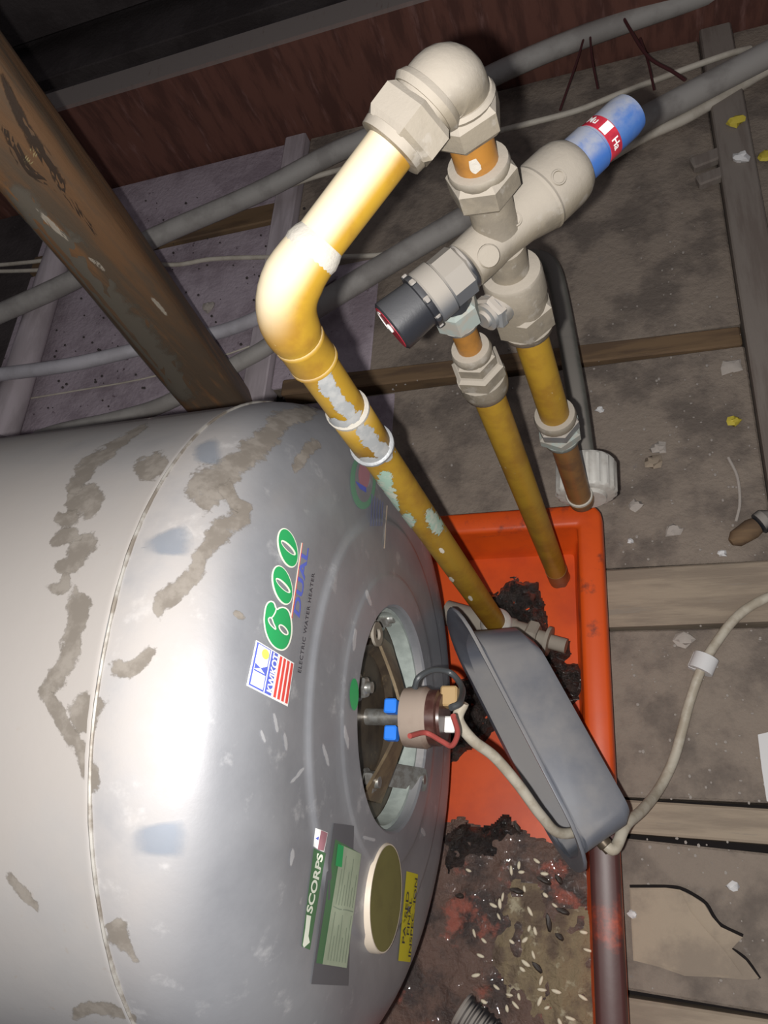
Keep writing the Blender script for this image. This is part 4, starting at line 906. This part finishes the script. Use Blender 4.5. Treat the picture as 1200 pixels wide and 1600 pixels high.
# ------------------------------------------------------------------ conduits and cables on the loft floor
def run(name, pts, r, m, label, cat='conduit', group=None, z=.05, seg=12, n=6):
    P_ = [at(p[0], p[1], z=(p[2] if len(p) > 2 else z)) for p in pts]; q = smooth_path(P_, n)
    rad = r
    if isinstance(r, (list, tuple)): rad = [r[min(i // n, len(r) - 1)] for i in range(len(q))]
    o = MB().tube(q, rad, seg).build(name, m); tag(o, label, cat, group); return o
run('conduit', [(-60, 518, .078), (0, 490, .078), (110, 440, .078), (240, 372, .060), (400, 302), (520, 240), (640, 188), (770, 118), (900, 62), (1080, -2), (1200, -45)], .0155, M['conduit'], 'long grey conduit slanting up past the red-brown beam', z=.05)
run('conduit', [(60, 684), (100, 672), (180, 655), (260, 630), (367, 570), (420, 540), (478, 492), (482, 487), (600, 415), (717, 346), (870, 262), (1000, 190), (1200, 85), (1320, 25)], [.0115, .0115, .0115, .0115, .012, .012, .012, .0165, .0165, .0165, .0165, .017, .017, .017], M['conduit'], 'thick grey conduit passing under the brass valve towards the upper right', z=.036)
run('conduit', [(-60, 593, .074), (0, 585, .074), (110, 570, .070), (220, 545, .045), (334, 521), (397, 499), (450, 470, .014), (520, 425, .0135)], .0105, M['conduit_lilac'], 'pale grey conduit crossing low behind the timber post', z=.020)
run('white_cable', [(-60, 418), (0, 414), (60, 408), (95, 402), (180, 402), (265, 414), (330, 405), (410, 402), (540, 401), (612, 396), (680, 380, .012)], .0036, M['whitecable'], 'white cable dipping behind the post just under the other white one', 'cable', z=.012)
run('white_cable', [(-60, 424), (0, 424), (60, 422), (100, 418), (160, 400), (230, 372, .02)], .0034, M['whitecable'], 'short white cable emerging left of the post below its twin', 'cable', z=.022)
run('thin_wire', [(-60, 640), (0, 630), (110, 612), (240, 588), (380, 545, .004), (430, 520, .004)], .0014, M['whitecable'], 'very thin pale wire crossing the lilac-lit panel left of the post', 'wire', z=.006)
run('white_cable', [(890, 281), (925, 262), (1000, 217), (1080, 180), (1200, 108), (1320, 45)], .0075, M['whitecable'], 'thick off-white cable running right from behind the blue cap', 'cable', z=.012)
run('yellowed_cable', [(330, 335), (440, 294), (520, 268), (660, 235), (822, 194), (901, 173), (967, 147), (1060, 112), (1140, 84), (1172, 76, .018)], .0042, M['whitecable'], 'thin yellowed cable running above the thick grey conduit', 'cable', z=.030)
M['darkred'] = mat('dark_red_wire', (0.075, 0.02, 0.022), .6)
run('thin_wire', [(965, 10), (985, 47), (1013, 89), (1051, 112), (1070, 125)], .0022, M['darkred'], 'dark red wire bending across the yellowed cable at upper right', 'wire', z=.06)
run('thin_wire', [(1000, 60), (1012, 95), (1022, 140)], .0016, M['darkred'], 'short dark red wire hanging straight beside the bent one', 'wire', z=.055)
run('thin_wire', [(921, 40), (925, 90), (934, 138)], .0016, M['darkred'], 'thin dark wire just above the blue cap', 'wire', z=.055)
run('thin_wire', [(915, 50), (900, 100), (875, 172)], .0016, M['darkred'], 'thin dark wire slanting between blue cap and brass elbow', 'wire', z=.055)
# pale pole lying along the left
pl = [at(110, 345, z=.035), at(75, 445, z=.035), at(15, 640, z=.035), at(0, 690, z=.035)]
o = MB().tube(pl, [.022, .022, .024, .024], 20).build('pale_pole', M['batten_flashlilac']); tag(o, 'pale round pole lying on the floor left of the post', 'pole')

# ------------------------------------------------------------------ debris on the floor
def chip(px, py, s, m, label, cat='debris', seed=0, group=None, flat=.55, z=0):
    c = at(px, py, z=z + s * flat * .8); o = MB().blob(c, s, s * .8, s * flat, nu=8, nv=5, jit=.7, seed=seed).build('floor_chip', m, ang=25); tag(o, label, cat, group); return o
chip(1147, 658, .0072, M['chipyellow'], 'yellow chip on bare floor below the wood strip', 'chip', 1)
chip(1150, 188, .0105, M['chipyellow'], 'yellow chip on the batten under the off-white cable', 'chip', 2, z=.013)
chip(1196, 243, .009, M['chipyellow'], 'yellow chip at the right edge beside the white chip', 'chip', 3)
chip(1157, 246, .0105, M['chipwhite'], 'white chip on the batten below the yellow one', 'chip', 4, z=.013)
chip(1145, 572, .012, M['chip'], 'flat grey plaster lump beside the batten', 'rubble', 5, flat=.3)
chip(1020, 722, .0105, M['plank'], 'small brown wooden block right of the white nut', 'block', 6)
chip(1030, 700, .0085, M['chip'], 'grey plaster lump just behind the brown block', 'rubble', 7, flat=.4)
chip(992, 790, .0085, M['chip'], 'pinkish plaster lump beside the tray corner', 'rubble', 8, flat=.5)
chip(937, 640, .0045, M['chipwhite'], 'tiny white chip right of the grey-green pipe', 'chip', 9)
chip(1052, 828, .009, M['chip'], 'flat plaster lump near the plank joint', 'rubble', 10, flat=.3)
chip(985, 845, .0035, M['chipwhite'], 'tiny white crumb right of the tray corner', 'chip', 11)
chip(1128, 865, .0045, M['chipwhite'], 'white crumb above the light plank', 'chip', 12)
chip(1070, 1000, .010, M['chip'], 'grey lump left of the cable clip', 'rubble', 13, flat=.3)
chip(1145, 1385, .0048, M['chipwhite'], 'white crumb right of the broken board', 'chip', 14)
chip(988, 1428, .0045, M['chipwhite'], 'white sliver beside the tray on the broken board', 'chip', 15, z=.006)
chip(325, 480, .0105, M['chip'], 'grey crumb on the lilac-lit panel right of the post', 'rubble', 16)
for i, (px, py, s) in enumerate(((1105, 250, .020), (1112, 278, .018))):
    c = at(px, py, z=.006); o = MB().box(c, (s * 2, s, .012), V(.96, .25, 0), V(-.25, .96, 0), UP, bev=.002).build('wood_offcut', M['batten']); tag(o, ['upper pale wood offcut left of the white chip', 'lower pale wood offcut left of the batten'][i], 'offcut')
# scattered crumbs
M['crumb'] = mat('plaster_crumb', (0.36, 0.32, 0.29), .9)
b = MB()
for i in range(420):
    px = R_.choice((R_.uniform(600, 1195), R_.uniform(955, 1195))); py = R_.uniform(330, 1560) if px > 955 else R_.uniform(420, 770)
    c = at(px, py, z=.001); s = R_.uniform(.0006, .0019)
    if c.x < -.03 and c.y < .37: continue
    b.blob(c, s, s * R_.uniform(.6, 1.4), s * .7, nu=5, nv=3)
o = b.build('plaster_crumbs', M['crumb']); tag(o, 'pale plaster crumbs strewn over the dusty floor', 'crumbs', kind='stuff')
b = MB()
for i in range(260):
    px, py = R_.uniform(0, 480), R_.uniform(300, 640); c = at(px, py, z=.001); s = R_.uniform(.0008, .0028); b.blob(c, s, s, s * .7, nu=5, nv=3)
o = b.build('dark_crumbs', M['panel_dark']); tag(o, 'dark crumbs strewn over the lilac-lit dusty panel', 'crumbs', kind='stuff')
# small brush / stub at the right edge
c0, c1 = at(1150, 842, z=.010), at(1215, 800, z=.012); dd = (c1 - c0).normalized()
stub = thing('brown_stub', V(c0.x, c0.y, 0), 'brown stub with a black knob lying at the right edge', 'stub')
MB().lathe(c0, dd, [(-.006, .004), (0, .009), (.018, .0105), (.024, .009)], 16).build('stub_body', M['strip'], stub)
MB().lathe(c0, dd, [(.024, .007), (.027, .0115), (.034, .012), (.040, .008), (.041, .001)], 16).build('stub_knob', M['blackplastic'], stub)
b = MB().tube(smooth_path([at(1138, 715, z=.002), at(1152, 745, z=.003), at(1156, 785, z=.003), at(1150, 815, z=.002)]), .0016, 8).build('string', M['chip']); tag(b, 'short pale string curving above the brown stub', 'string')
# broken board piece near the tray
bo = [(984, 1387), (1040, 1387), (1062, 1390), (1082, 1400), (1100, 1412), (1112, 1432), (1126, 1448), (1160, 1464), (1150, 1474), (1143, 1482), (1165, 1500), (1186, 1528), (1165, 1530), (1120, 1526), (1070, 1524), (1030, 1510), (990, 1500)]
brd = thing('broken_board', at(1060, 1450, z=0), 'broken tan board fragment with a jagged edge beside the tray', 'board')
MB().prism([at(x, y, z=.0012) for x, y in bo], (0, 0, .0045)).build('lower_ply', M['broken'], brd)
up2 = [(986, 1389), (1040, 1390), (1064, 1394), (1080, 1425), (1105, 1455), (1130, 1482), (1150, 1510), (1160, 1524), (1120, 1522), (1070, 1520), (1030, 1506), (992, 1497)]
MB().prism([at(x, y, z=.0057) for x, y in up2], (0, 0, .003)).build('upper_ply', M['broken'], brd)
for nm, q in (('dark_gap', [(984, 1385), (1040, 1385), (1064, 1388), (1086, 1399), (1104, 1412), (1115, 1431), (1128, 1446), (1161, 1462)]), ('dark_gap', [(1141, 1482), (1152, 1488), (1168, 1501), (1187, 1529)])):
    MB().tube(smooth_path([at(x, y, z=.0018) for x, y in q], 3), .0014, 8).build(nm, M['void'], brd)
# paper at right edge
pp = [at(x, y, z=.002) for x, y in ((1184, 1148), (1260, 1130), (1260, 1270), (1198, 1252), (1190, 1200))]
o = MB().prism(pp, (0, 0, .0006)).build('paper_scrap', M['chipwhite']); tag(o, 'white paper scrap at the right edge of the floor', 'paper')
